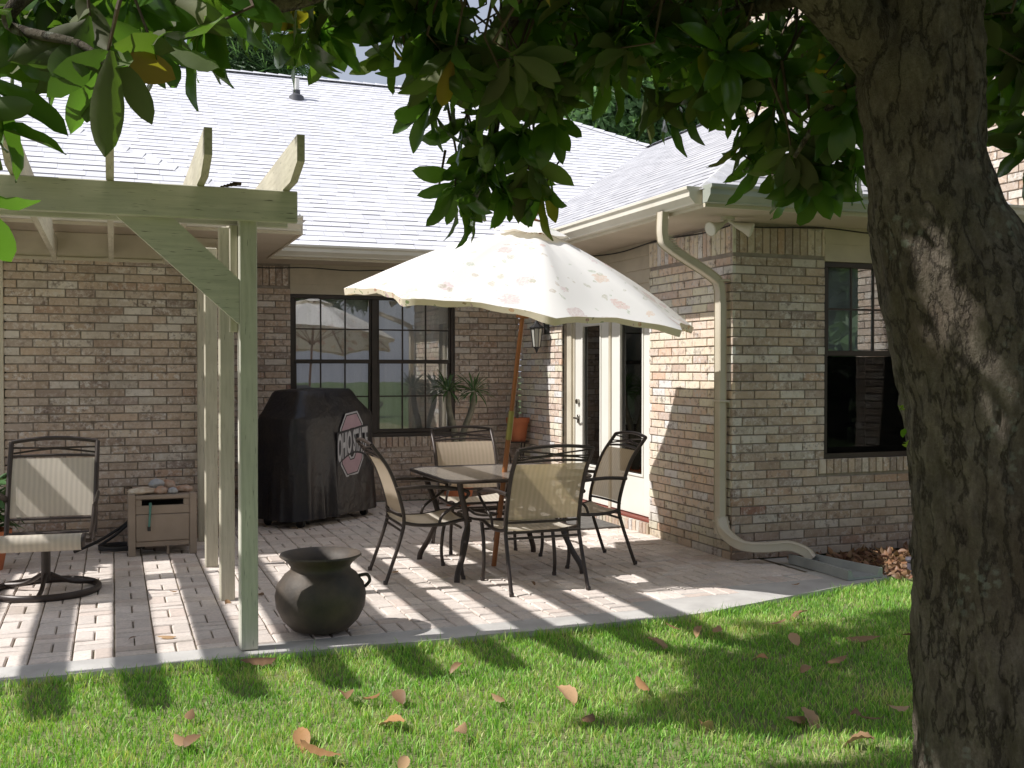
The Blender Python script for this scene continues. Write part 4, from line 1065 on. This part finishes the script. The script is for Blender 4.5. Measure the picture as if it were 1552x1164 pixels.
# ------------------------------------------------------------------ iron cauldron
pot=empty('cauldron',(1.105,6.02,-.032),label='large dark iron cauldron pot with a flared rim standing at the patio edge',cat='pot')
mb=MB(); pr=[(0,.045),(.09,.035),(.16,.055),(.215,.11),(.25,.18),(.258,.25),(.245,.31),(.205,.365),(.172,.39),(.168,.41),(.185,.435),(.218,.462),(.232,.472),(.228,.482),(.212,.478),(.18,.45),(.155,.415),(.155,.39),(.19,.355),(.23,.30),(.24,.24),(.2,.12),(.1,.07),(0,.065)]
mb.lathe([(r,z) for r,z in pr],56); mb.build('body',IRON,pot,smooth=60,world=False)
for a in (-.25,1.7):
    mb=MB(); mb.tube(bez([(.215*math.cos(a),.215*math.sin(a),.35),(.262*math.cos(a),.262*math.sin(a),.355),(.278*math.cos(a),.278*math.sin(a),.32),(.25*math.cos(a),.25*math.sin(a),.285)],6),.010,8); mb.build('handle',IRON,pot,smooth=True,world=False)

# ------------------------------------------------------------------ covered grill
gr=empty('covered_grill',(1.90,10.52,0),(0,0,math.radians(41)),'barbecue grill under a black fabric cover with a college logo','grill')
lev=[(.075,.655,.315,0),(.25,.650,.310,0),(.45,.640,.300,0),(.65,.632,.292,0),(.85,.628,.288,0),(1.02,.625,.285,0),(1.06,.612,.275,0),(1.09,.58,.262,0),(1.19,.49,.235,-.04),(1.28,.43,.205,-.06),(1.305,.40,.18,-.06),(1.315,.25,.1,-.06)]
mb=MB(); NS=160; P=[];Fc=[]
for li_,(z,a,b,ox) in enumerate(lev):
    for k in range(NS):
        t=2*PI*k/NS; n_=7.0; ct,st=math.cos(t),math.sin(t)
        r=(abs(ct)**n_+abs(st)**n_)**(-1/n_)
        x,y=a*r*ct,b*r*st
        w_=max(0,1-z/1.1)
        fold=.055*w_*noise.noise(Vector((x*6,y*6,z*.9)))+.03*w_*noise.noise(Vector((x*15,y*15,z*1.5)))+.012*noise.noise(Vector((x*3,y*3,z*4+5)))+.014*w_*w_*math.sin(x*31+y*27+2*noise.noise(Vector((x*3,y*3,z))))
        if y<0 and -.1<x<.50 and abs(st)*b*r>b*.8: fold=min(fold,0)*.15
        P.append((x*(1+fold/a)+ox,y*(1+fold/b),z+(.012*noise.noise(Vector((x*6,y*6,3.3))) if li_>5 or li_==0 else 0)))
for i in range(len(lev)-1):
    for k in range(NS): Fc.append((i*NS+k,i*NS+(k+1)%NS,(i+1)*NS+(k+1)%NS,(i+1)*NS+k))
Fc.append(tuple((len(lev)-1)*NS+k for k in range(NS)))
mb.add(P,Fc); mb.build('cover',VINYL,gr,smooth='all',world=False)
mb=MB()
for x in (-.5,.5):
    for y in (-.2,.2): mb.tube([(x,y,.03),(x,y,.3)],.02,8)
mb.build('cart_frame',DARKMET,gr,world=False)
for x in (-.5,.5):
    for y in (-.2,.2):
        mb=MB(); mb.tube([(x-.015,y,.045),(x+.015,y,.045)],.045,16); mb.build('wheel',RUBBER,gr,smooth=30,world=False)
# logo
YF=-.300
def octo(a,b,c): return [(-a+c,-b),(a-c,-b),(a,-b+c*1.5),(a,b-c*1.5),(a-c,b),(-a+c,b),(-a,b-c*1.5),(-a,-b+c*1.5)]
logo=bpy.data.objects.new('logo',None)
LX,LZ=.17,.76
def ring(po,pi,y,mat,nm,parent):
    mb=MB(); n=len(po)
    tilt=lambda x,z:(LX+x+.05*(-z)*.5, y, LZ+z+x*.12)
    mb.add([tilt(*p) for p in po]+[tilt(*p) for p in pi],[(i,(i+1)%n,n+(i+1)%n,n+i) for i in range(n)])
    return mb.build(nm,mat,parent,world=False)
L0=ring(octo(.185,.315,.09),octo(.045,.13,.03),YF,LOGOW,'logo',gr)
for nm,a,b,y,mt in (('logo_outline',octo(.168,.298,.083),octo(.062,.147,.035),YF-.001,LOGOK),('logo_letter',octo(.158,.288,.079),octo(.072,.157,.04),YF-.002,LOGOP)):
    o=ring(a,b,y,mt,nm,None); o.parent=L0
def band(z0,z1,x0,x1,y,mat,nm):
    mb=MB(); N_=14; P=[]
    for i in range(N_+1):
        s_=i/N_; x=x0+(x1-x0)*s_; c=.035*math.sin((s_-.1)*PI*1.1)+ .05*s_-.03; gz=1+.35*abs(1-2*s_)**1.5
        P+= [(LX+x,y,LZ+z0*gz+c),(LX+x,y,LZ+z1*gz+c)]
    mb.add(P,[(2*i,2*i+2,2*i+3,2*i+1) for i in range(N_)]); o=mb.build(nm,mat); o.parent=L0
band(-.125,.125,-.245,.265,YF-.003,LOGOK,'logo_band')
band(-.113,.113,-.235,.255,YF-.0042,simple('mid_grey_print',(.06,.06,.07),None,9,.6,0),'logo_band_fill')
cu=bpy.data.curves.new('band_text','FONT'); cu.body='OHIO STATE'; cu.size=.22; cu.align_x='CENTER'; cu.align_y='CENTER'; cu.offset=.009
to=bpy.data.objects.new('band_text',cu); COL.objects.link(to); bpy.context.view_layer.update()
tm=bpy.data.meshes.new_from_object(to.evaluated_get(bpy.context.evaluated_depsgraph_get())); bpy.data.objects.remove(to)
xs_=[v.co.x for v in tm.vertices]; xm=max(abs(min(xs_)),max(xs_)); zs_=[v.co.y for v in tm.vertices]; zc=(max(zs_)+min(zs_))/2; zh=(max(zs_)-min(zs_))/2
for v in tm.vertices:
    s_=.5+.5*v.co.x/xm; x=-.235+.49*s_; c=.035*math.sin((s_-.1)*PI*1.1)+.05*s_-.03; gz=1+.35*abs(1-2*s_)**1.5
    v.co=Vector((LX+x,YF-.0055,LZ+(v.co.y-zc)/zh*.108*gz+c))
tm.materials.clear(); tm.materials.append(LOGOW)
to=bpy.data.objects.new('logo_text',tm); COL.objects.link(to); to.parent=L0

# ------------------------------------------------------------------ plants in pots
def terracotta(name,r,h,parent):
    mb=MB(); mb.lathe([(0,0),(r*.66,0),(r*.9,h*.78),(r,h*.78),(r*1.03,h),(r*.93,h),(r*.86,h*.85),(0,h*.84)],32); return mb.build(name,TERRA,parent,smooth=30,world=False)
pc=(3.54,11.1)
pp=empty('potted_palm',(pc[0]+.02,pc[1],0),label='two headed succulent palm in a terracotta pot beneath the window',cat='potted plant')
terracotta('pot',.20,.34,pp)
mb=MB(); heads=[]
for tx,ty,tz in ((-.12,.0,1.26),(.17,-.03,1.25)):
    pts=bez([(0,0,.27),(tx*.15,0,.5),(tx*.35,0,.8),(tx*.85,ty,1.05),(tx,ty,tz)],6); mb.tube(pts,[.042-.012*i/(len(pts)-1) for i in range(len(pts))],10); heads.append((tx,ty,tz))
mb.build('stem',STEM,pp,smooth=True,world=False)
SL_=[leaf_template(.26,.022,6,.4,.5),leaf_template(.22,.02,6,.3,.9)]
A=[];Cc=[]
for hx,hy,hz in heads:
    for k in range(64):
        el=random.uniform(-.25,1.3); az=k*2.399; r=.02
        A.append(orient((pp.location.x+hx+r*math.cos(az),pp.location.y+hy+r*math.sin(az),hz+.02*math.sin(el)),(math.cos(az)*math.cos(el),math.sin(az)*math.cos(el),math.sin(el)),random.uniform(-.3,.3),random.uniform(.75,1.1))); k_=random.uniform(.7,1.3); Cc.append((k_,k_,k_))
inst_mesh('foliage',SL_,np.array(A),np.array(Cc),PALMLEAF,pp)
# orange pot on a slim dark stand by the inner corner
stn=empty('plant_stand',(4.38,11.40,0),label='slim dark metal plant stand in the inner brick corner',cat='plant stand')
mb=MB()
mb.tube([(.13*math.cos(a),.13*math.sin(a),.665) for a in np.linspace(0,2*PI,28,endpoint=False)],.008,6,closed=True)
for k in range(3):
    a=k*2*PI/3+.5; mb.tube(bez([(.13*math.cos(a),.13*math.sin(a),.665),(.08*math.cos(a),.08*math.sin(a),.35),(.16*math.cos(a),.16*math.sin(a),0)],5),.008,6)
mb.lathe([(0,.66),(.13,.66),(.13,.668),(0,.668)],20); mb.build('stand_frame',DARKMET,stn,smooth=True,world=False)
op=empty('flower_pot',(4.38,11.40,.672),label='orange terracotta pot with a bare stem on the dark stand beside the brick corner',cat='flower pot')
terracotta('pot',.135,.27,op)
mb=MB(); mb.tube([(0,0,.2),(-.01,0,.34),(.0,.0,.46)],[.012,.018,.008],8); mb.lathe([(0,.33),(.03,.345),(.025,.38),(0,.4)],8); mb.build('stem',STEM,op,smooth=True,world=False)
# plant at far left
lp=empty('potted_shrub',(-.90,8.75,0),label='leafy green potted plant cut off by the left edge beside the swivel chair',cat='potted plant')
terracotta('pot',.18,.30,lp)
mb=MB(); mb.tube([(0,0,.25),(.02,0,.45)],.015,8); mb.build('stem',STEM,lp,world=False)
A=[];Cc=[]; LT=[leaf_template(.22,.05,6,.3,.7)]
for k in range(130):
    el=random.uniform(-.3,1.3); az=k*2.399; z=random.uniform(.3,.62)
    A.append(orient((lp.location.x+.05*math.cos(az),lp.location.y+.05*math.sin(az),z),(math.cos(az)*math.cos(el),math.sin(az)*math.cos(el),math.sin(el)),random.uniform(-.5,.5),random.uniform(.7,1.35))); k_=random.uniform(.6,1.4); Cc.append((k_,k_,k_))
inst_mesh('foliage',LT,np.array(A),np.array(Cc),PALMLEAF,lp)

# door mat, splash block, path light
mb=MB(); mb.bbox(3.92,4.50,8.98,9.86,.004,.018,.004); o=mb.build('door_mat',MAT); tag(o,'flat dark grey door mat on the pavers before the french doors','door mat')
sb=MB(); sb.M=Matrix.Translation((4.99,6.82,0))@Matrix.Rotation(math.radians(4),4,'Z')
def trough(a,b,y): return [(-a,y,.0),(-a,y,.07),(-a+.025,y,.07),(-a+.05,y,.018),(a-.05,y,.018),(a-.025,y,.07),(a,y,.07),(a,y,.0)]
Q=[trough(.10,0,0.06),trough(.12,0,-.3),trough(.16,0,-.66)]; P=sum(Q,[]); Fc=[]
for i in range(2):
    for k in range(8): Fc.append((i*8+k,i*8+(k+1)%8,(i+1)*8+(k+1)%8,(i+1)*8+k))
Fc.append(tuple(range(8))); Fc.append(tuple(range(16,24)))
sb.add(P,Fc); o=sb.build('splash_block',PVC); tag(o,'grey trough splash block under the downspout outlet','splash block')
pl=gnd(1381,868); pth=empty('path_light',(pl.x,pl.y,-.02),label='short dark path light stake in the leaf mulch',cat='path light')
mb=MB(); mb.tube([(0,0,0),(0,0,.10)],.022,12); mb.build('stake',simple('stake_metal',(.10,.09,.11),None,9,.5,.1),pth,smooth=30,world=False)
mb=MB(); mb.lathe([(0,.135),(.032,.13),(.036,.115),(.03,.10),(0,.10)],16); mb.build('lamp_cap',simple('cap_metal',(.12,.11,.13),None,9,.5,.1),pth,smooth=30,world=False)

# ------------------------------------------------------------------ the magnolia
tr_c=[(1380,-260,90),(1388,-60,80),(1395,60,76),(1398,180,76),(1408,290,88),(1438,380,105),(1473,480,121),(1494,570,124),(1500,660,118),(1510,760,118),(1519,860,120),(1525,1000,124),(1532,1164,130),(1538,1260,145),(1540,1330,170)]
TD_=3.2
mag=empty('magnolia_tree',(at(1520,1300,TD_).x,at(1520,1300,TD_).y,-.04),label='magnolia tree with a lichen spotted trunk and glossy leaves hanging over the patio view',cat='tree')
cs=[(at(a,b,TD_),r/FPX*TD_) for a,b,r in tr_c]
cen=bez([c[0] for c in cs],12); rad=bez([(c[1],0,0) for c in cs],12)
NSEG=96; P=[];Fc=[]
knots=[(at(1500,455,TD_),.16,.07),(at(1380,430,TD_-.2),.10,.03),(at(1395,560,TD_-.2),.12,.02),(at(1345,110,TD_-.1),.16,.05)]
for i,c in enumerate(cen):
    r0=rad[i].x
    for k in range(NSEG):
        a=2*PI*k/NSEG; d=Vector((math.cos(a),math.sin(a),0)); q_=c+d*r0
        nn=.030*noise.noise(Vector((d.x*1.6,d.y*1.6,c.z*1.1)))+.012*noise.noise(q_*9)+.007*noise.noise(Vector((q_.x*26,q_.y*26,q_.z*9)))
        rdg=.007*noise.noise(Vector((q_.x*38,q_.y*38,q_.z*22)))+.012*(abs(noise.noise(Vector((a*3.2,c.z*.9,2.2))))**.6)
        # vertical fissures, stronger on the lower trunk
        fs=noise.noise(Vector((d.x*7,d.y*7,c.z*1.7+9))); fsd=-.022*max(0,1-abs(fs)*9)*(1.0 if c.z<1.5 else .35)
        ex=sum(h_*math.exp(-((q_-kp).length/w_)**2) for kp,w_,h_ in knots)
        P.append(c+d*(r0+nn+rdg+fsd+ex))
n=len(cen)
for i in range(n-1):
    for k in range(NSEG): Fc.append((i*NSEG+k,(i+1)*NSEG+k,(i+1)*NSEG+(k+1)%NSEG,i*NSEG+(k+1)%NSEG))
mb=MB(); mb.add(P,Fc); mb.build('trunk',BARK,mag,smooth='all')
# pruning scar
sc_p=at(1518,440,TD_)+Rv*.02-F*.12; nd=(Rv*.85-F*.5+Vector((0,0,.1))).normalized()
mb=MB(); mb.tube([sc_p-nd*.10,sc_p-nd*.02,sc_p+nd*.055,sc_p+nd*.075],[.085,.075,.058,.045],18); mb.build('limb_stub',BARK,mag,smooth=60)
mb=MB(); mb.tube([sc_p+nd*.070,sc_p+nd*.0765],[.036,.032],16,flat=(.6,1.15)); mb.build('cut_scar',CUTWOOD,mag)
# limbs
def limb(pts,r0,r1,nm='limb',seg=16):
    p=bez(pts,8); n_=len(p); P_=[]
    mb=MB(); mb.tube([q_+Vector((noise.noise(q_*3)*.02,noise.noise(q_*3+Vector((5,5,5)))*.02,0)) for q_ in p],[ (r0+(r1-r0)*(i/(n_-1))**.8)*(1+.12*noise.noise(p[i]*5)) for i in range(n_)],seg); return mb.build(nm,BARK,mag,smooth='all')
limb([at(1400,160,3.2),at(1310,60,3.15),at(1200,-60,3.1),at(1000,-190,3.1),at(760,-200,3.1),at(560,-70,3.05),at(430,-8,3.0),at(330,-14,2.95),at(180,-90,2.9),at(0,-220,2.9)],.105,.035)
limb([at(1385,-60,3.2),at(1250,-300,3.6),at(1000,-520,4.0),at(700,-800,4.2)],.09,.03)
limb([at(1385,-120,3.2),at(1480,-300,3.4),at(1600,-500,3.8)],.09,.04)
limb([at(1390,-200,3.2),at(1300,-500,3.0),at(1000,-900,2.9),at(500,-1300,2.8)],.085,.03)
limb([at(1250,-10,3.2),at(1120,20,3.6),at(980,60,4.0),at(880,100,4.1)],.03,.008)
limb([at(820,-200,3.1),at(790,-40,3.4),at(770,80,3.8),at(755,180,3.9),at(745,260,3.9)],.028,.006)
limb([at(560,-70,3.05),at(640,30,3.6),at(640,110,3.9)],.02,.006)
limb([at(1330,80,3.2),at(1250,170,3.4),at(1200,240,3.5)],.02,.006)
limb([at(180,-90,2.9),at(60,-20,2.2),at(20,40,2.15),at(120,70,2.1),at(165,105,2.1)],.022,.005)

A=[];Cc=[];TW=MB(); RND=random.Random(11)
SD=Vector((-1,.10,1.10)).normalized()
gaps=[(at(1425,470,3.0),.05),(at(1500,490,3.1),.03),(at(1385,250,3.0),-.03),(at(1500,1080,3.1),-.03),(at(1545,1000,3.1),-.03),(gnd(1010,1130),.22),(gnd(1060,960),.16),(gnd(1110,1130),.15),(gnd(1390,890),.5),(gnd(920,1030),.25),(gnd(1270,1120),.12),
 (at(165,108,2.1),.38),(at(60,60,2.2),.34),(at(250,60,2.4),.28),(at(360,40,2.9),.2),(at(500,70,3.6),.10),(at(0,215,2.2),.12)]
def in_gap(p,m=.13):
    for g_,r_ in gaps:
        w_=p-g_; t_=w_.dot(SD)
        if t_>.16 and (w_-SD*t_).length<r_+m: return True
    return False
def cluster(p,n=None,axis=None,s=1.0,lit=None,twig=True,force=False):
    if not force and in_gap(Vector(p)): return
    p=Vector(p); n=n or RND.randint(8,12)
    if axis is None:
        axis=Vector((RND.gauss(0,.6),RND.gauss(0,.6),RND.uniform(-.9,.5)))
    axis=axis.normalized(); a=axis.orthogonal().normalized(); b=axis.cross(a)
    ph=RND.random()*6.28
    for k in range(n):
        az=ph+k*2.399; sp=RND.uniform(.55,1.35); d=axis*math.cos(sp)+(a*math.cos(az)+b*math.sin(az))*math.sin(sp)
        d.z-=.28; d.normalize(); o_=p-axis*(.012*k)*.6
        upv=axis+Vector((0,0,.5))
        A.append(orient(o_+d*.01,d,RND.uniform(-.35,.35),s*RND.uniform(.78,1.15),upv)); k_=RND.uniform(.7,1.35)
        if RND.random()<.025: Cc.append((2.6,1.2,.8))
        else: Cc.append((k_*RND.uniform(.9,1.15),k_,k_))
    if twig:
        q_=p-axis*.14+Vector((RND.gauss(0,.02),RND.gauss(0,.02),.03)); r_=q_+Vector((RND.gauss(0,.06),RND.gauss(0,.06),.16))
        TW.tube([p,q_,r_],[.003,.0045,.006],5,cap=False)
def project(p):
    d=p.dot(F); return 776+FPX*p.dot(Rv)/d, HZ-(p.z-EYE)/d*FPX, d
# explicit visible sprays (picture column, row, distance)
vis=[(165,108,2.1),(140,80,2.15),(70,35,2.3),(10,60,2.2),(-20,140,2.2),(-25,215,2.2),(110,0,2.3),(30,95,2.4),(95,90,2.35),(215,60,2.5),(-10,20,2.3),(150,20,2.5),(200,20,2.4),(260,30,2.5),(330,20,2.7),(300,70,2.6),(235,95,2.3),(370,20,2.9),
 (500,70,3.6),(470,25,3.4),(545,40,3.6),(455,85,3.5),(590,95,3.7),(640,120,3.8),(605,45,3.6),(660,60,3.7),(680,150,3.8),(650,175,3.8),(700,205,3.9),(745,190,3.9),(690,300,4.0),(735,285,4.0),(770,300,4.0),(800,270,3.95),(745,245,3.9),(790,220,3.9),(710,325,4.1),(820,300,4.0),(840,200,3.8),(720,250,4.0),
 (830,150,3.7),(790,140,3.7),(880,110,3.7),(930,120,3.7),(985,165,3.8),(1015,180,3.8),(1060,150,3.7),(1110,160,3.6),(1130,225,3.7),(1170,195,3.6),(1150,250,3.8),(1200,250,3.6),(1240,215,3.6),(1230,290,3.6),(1260,260,3.6),(1190,290,3.7),(1120,120,3.6),(1180,120,3.6),(1240,140,3.6),(1290,190,3.6),(1295,260,3.6),
 (1500,170,3.9),(1540,120,3.7),(1555,200,3.5),(1500,60,3.8),(1545,30,3.8),(1560,240,3.4)]
cluster(at(-45,300,2.0),n=5,axis=Vector((.3,-.2,-1)))
for px,py,d in vis: cluster(at(px,py,d)+Vector((0,0,.03)),force=px<420,axis=Vector((RND.gauss(0,.5),RND.gauss(0,.5),-.7+RND.uniform(-.3,.5))))
# the thick band of foliage along the top
lower=[(240,20),(330,40),(400,10),(440,5),(500,35),(560,60),(620,105),(700,160),(760,170),(830,150),(880,100),(960,80),(1020,110),(1080,140),(1140,150),(1200,170),(1310,190),(1480,120),(1600,150)]
def low(px):
    for (a,b),(c,d) in zip(lower,lower[1:]):
        if a<=px<=c: return b+(d-b)*(px-a)/(c-a)
    return -30
for _ in range(235):
    px=RND.uniform(430,1640); l=low(px); d=RND.uniform(3.2,4.8); py=l-abs(RND.gauss(0,1))*110-10
    if 380<px<640 and py>25: continue
    if 1340<px<1470 and d>3.2: continue
    cluster(at(px,py,d))
for _ in range(26):
    px=RND.uniform(-80,420); d=RND.uniform(2.2,3.2); py=RND.uniform(-170,25); cluster(at(px,py,d))
# the rest of the crown, above the picture: its shade falls on the trunk and the right half of the lawn
cnt=0; tries=0
while cnt<2300 and tries<90000:
    tries+=1
    p=Vector((RND.uniform(-4.5,5.2),RND.uniform(.3,5.5),RND.uniform(2.75,5.6)))
    px,py,d=project(p)
    if d>.3 and py>-90 and -200<px<1750: continue
    e=p.x+.91*p.z   # where its shade lands in X
    edge=2.15+.35*math.sin(p.y*2.7)+.25*noise.noise(p*1.3)
    gy_=p.y-.09*p.z
    if gy_>4.15: edge+=.75*(gy_-4.15)
    if gy_>5.25: continue
    if e<edge: continue
    c0=Vector((2.2,2.9,3.4)); q_=Vector(((p.x-1.2)/4.2,(p.y-2.8)/3.0,(p.z-3.4)/2.4))
    if q_.length>1: continue
    if in_gap(p): continue
    cluster(p,twig=(RND.random()<.3)); cnt+=1
print('CROWN',cnt,tries)
# denser inner crown over the trunk
k_=0
for _ in range(5000):
    if k_>520: break
    b_=at(RND.uniform(1330,1560),RND.uniform(-60,1300),RND.uniform(2.95,3.25)); p=b_+SD*RND.uniform(1.3,4.2)+Vector((RND.gauss(0,.08),RND.gauss(0,.1),RND.gauss(0,.08)))
    px,py,d=project(p)
    if d>.3 and py>-90: continue
    if in_gap(p): continue
    cluster(p,twig=False); k_+=1
k_=0
for _ in range(5000):
    if k_>430: break
    fx,fy=RND.uniform(880,1420),RND.uniform(890,1200)
    if fx<1130-(fy-900)*1.2 and fy<1000: continue
    if fy>=1000 and fx<1010-(fy-1060)*1.1: continue
    b_=gnd(fx,fy); p=b_+SD*RND.uniform(3.2,6.6)
    px,py,d=project(p)
    if d>.3 and py>-60 and -60<px<1620: continue
    if p.y-.09*p.z>5.35: continue
    if in_gap(p): continue
    cluster(p,twig=False); k_+=1
tag(TW.build('twigs',TWIG,mag,recalc=False),kind='stuff')
mb=MB(); fp=at(738,238,3.85)
def ff(u,v):
    th=u*2*PI;phh=v*PI; k=1+.06*math.sin(th*9+v*20)*math.sin(v*28); return (fp.x+.032*k*math.sin(phh)*math.cos(th),fp.y+.032*k*math.sin(phh)*math.sin(th),fp.z+.055*k*math.cos(phh))
mb.grid(ff,24,16); mb.build('seed_cone',FRUIT,mag,smooth='all')
# small sprig of ivy on the trunk's left side
for px,py in ((1368,620),(1372,650),(1376,672),(1374,678),(1370,622)):
    p=at(px,py,3.1); A.append(orient(p,(-.6,-.5,RND.uniform(-.2,.5)),RND.uniform(-.5,.5),.28)); Cc.append((2.6,2.4,1.5))

inst_mesh('crown',TL,np.array(A),np.array(Cc),LEAF,mag)

# ------------------------------------------------------------------ trees beyond the roof and behind the viewer
QL=[(np.array([(-.5,0,0),(.5,0,0),(.35,1,.15),(-.35,1,.15)],dtype=float),np.array([(0,1,2,3)])),(np.array([(-.4,0,0),(.5,0,.1),(.2,1,-.1),(-.5,.8,.2)],dtype=float),np.array([(0,1,2,3)]))]
NL=[(np.array([(-.05,0,0),(.05,0,0),(.03,1.6,.1),(-.03,1.6,.1)],dtype=float),np.array([(0,1,2,3)]))]
def far_tree(name,label,cat,base,trunk_h,lobes,nleaf,size,tint,templ=QL,group=None):
    r=empty(name,base,label=label,cat=cat,group=group)
    mb=MB(); b=Vector(base); c=Vector((sum(l[0][0] for l in lobes)/len(lobes),sum(l[0][1] for l in lobes)/len(lobes),max(l[0][2] for l in lobes)))
    mb.tube([b,b.lerp(c,.5)+Vector((.1,0,0)),c],[.25,.18,.05],10)
    for l in lobes: mb.tube([b.lerp(c,.45),Vector(l[0])],[.10,.03],6)
    mb.build('trunk',BARK,r,smooth='all')
    A=[];Cc=[]
    tot=sum(l[1]**2 for l in lobes)
    for lc,lr in lobes:
        lc=Vector(lc)
        nc=max(6,int(nleaf*lr*lr/tot/26))
        for _ in range(nc):
            d=Vector((RND.gauss(0,1),RND.gauss(0,1),RND.gauss(0,.8))).normalized()*(RND.random()**.4)*lr; cc_=lc+d; br=RND.uniform(.55,1.5)
            for k in range(26):
                e=Vector((RND.gauss(0,1),RND.gauss(0,1),RND.gauss(0,.8))).normalized()
                p=cc_+e*lr*.2*RND.random()**.5
                A.append(orient(p,(e+Vector((0,0,RND.uniform(-.3,.4)))),RND.uniform(-1.5,1.5),size*RND.uniform(.6,1.3))); k_=br*RND.uniform(.8,1.25); Cc.append((tint[0]*k_,tint[1]*k_,tint[2]*k_))
    inst_mesh('crown',templ,np.array(A),np.array(Cc),LEAFB,r,smooth=False)
D=32
lb=[(at(px,py,D),r) for px,py,r in ((375,85,.95),(400,100,.8),(345,98,.8),(420,75,.5),(385,60,.55),(190,60,1.2),(210,85,1.1),(300,110,.8),(430,105,.6))]
far_tree('pine_tree','dark pine top showing above the left end of the roof ridge','tree',(at(375,600,D).x,at(375,600,D).y,0),9,[(tuple(c),r) for c,r in lb],6500,.42,(1.15,1.25,1.3),NL)
D=27
lb=[(at(px,py,D),r) for px,py,r in ((925,170,1.2),(960,140,1.2),(1010,130,1.4),(1060,160,1.2),(985,185,1.1),(900,190,.7),(1090,120,1.2),(1040,200,.9))]
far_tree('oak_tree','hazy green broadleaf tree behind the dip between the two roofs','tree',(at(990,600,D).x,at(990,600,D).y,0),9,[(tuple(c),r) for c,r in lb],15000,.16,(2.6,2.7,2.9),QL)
D=30
lb=[(at(px,py,D),r) for px,py,r in ((1250,90,1.2),(1290,105,1.1),(1215,80,1.0),(1330,80,1.3))]
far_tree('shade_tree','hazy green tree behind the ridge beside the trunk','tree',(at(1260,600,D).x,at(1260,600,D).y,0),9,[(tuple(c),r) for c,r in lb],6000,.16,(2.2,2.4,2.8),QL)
for i,(x,y,l) in enumerate(((-7,-9,'round garden tree mirrored in the windows, left of three'),(1,-11,'round garden tree mirrored in the windows, middle of three'),(15,-5,'round garden tree mirrored in the windows, right of three'))):
    far_tree('garden_tree',l,'tree',(x,y,0),5,[((x+RND.uniform(-1.5,1.5),y+RND.uniform(-1,1),RND.uniform(1.5,5.0)),1.9) for _ in range(8)],3800,.34,(.9,1.0,.9),QL,'garden trees behind the viewer')

# ------------------------------------------------------------------ camera, light, sky
cam=bpy.data.cameras.new('camera'); co=bpy.data.objects.new('camera',cam); COL.objects.link(co); sc.camera=co
cam.sensor_width=36; cam.lens=FPX/1552*36; cam.clip_end=600; cam.clip_start=.05
pitch=math.atan((582-HZ)/FPX)
co.location=(0,0,EYE); co.rotation_euler=(PI/2-pitch,0,-YAW)
sd=Vector((-1,.10,1.10)).normalized()
sun=bpy.data.lights.new('sun','SUN'); sun.energy=5.0; sun.angle=math.radians(.53); sun.color=(1,.975,.94)
so=bpy.data.objects.new('sun',sun); COL.objects.link(so); so.rotation_euler=sd.to_track_quat('Z','Y').to_euler(); so.location=(0,0,30)
w=bpy.data.worlds.new('World'); sc.world=w; w.use_nodes=True; nt=w.node_tree; bg=nt.nodes['Background']
sk=nt.nodes.new('ShaderNodeTexSky'); sk.sky_type='NISHITA'; sk.sun_disc=False; sk.sun_elevation=math.asin(sd.z); sk.sun_rotation=math.atan2(sd.x,sd.y)
sk.air_density=1.2; sk.dust_density=3.0; sk.ozone_density=1.0
hz=nt.nodes.new('ShaderNodeMix'); hz.data_type='RGBA'; hz.inputs[0].default_value=.55; hz.inputs[7].default_value=(8.6,9.1,10.8,1); nt.links.new(sk.outputs[0],hz.inputs[6]); nt.links.new(hz.outputs[2],bg.inputs['Color']); bg.inputs['Strength'].default_value=.08
sc.view_settings.view_transform='Standard'; sc.view_settings.look='None'; sc.view_settings.exposure=0; sc.view_settings.gamma=1
sc.cycles.max_bounces=8; sc.cycles.transparent_max_bounces=12
try: sc.cycles.use_denoising=True
except Exception: pass
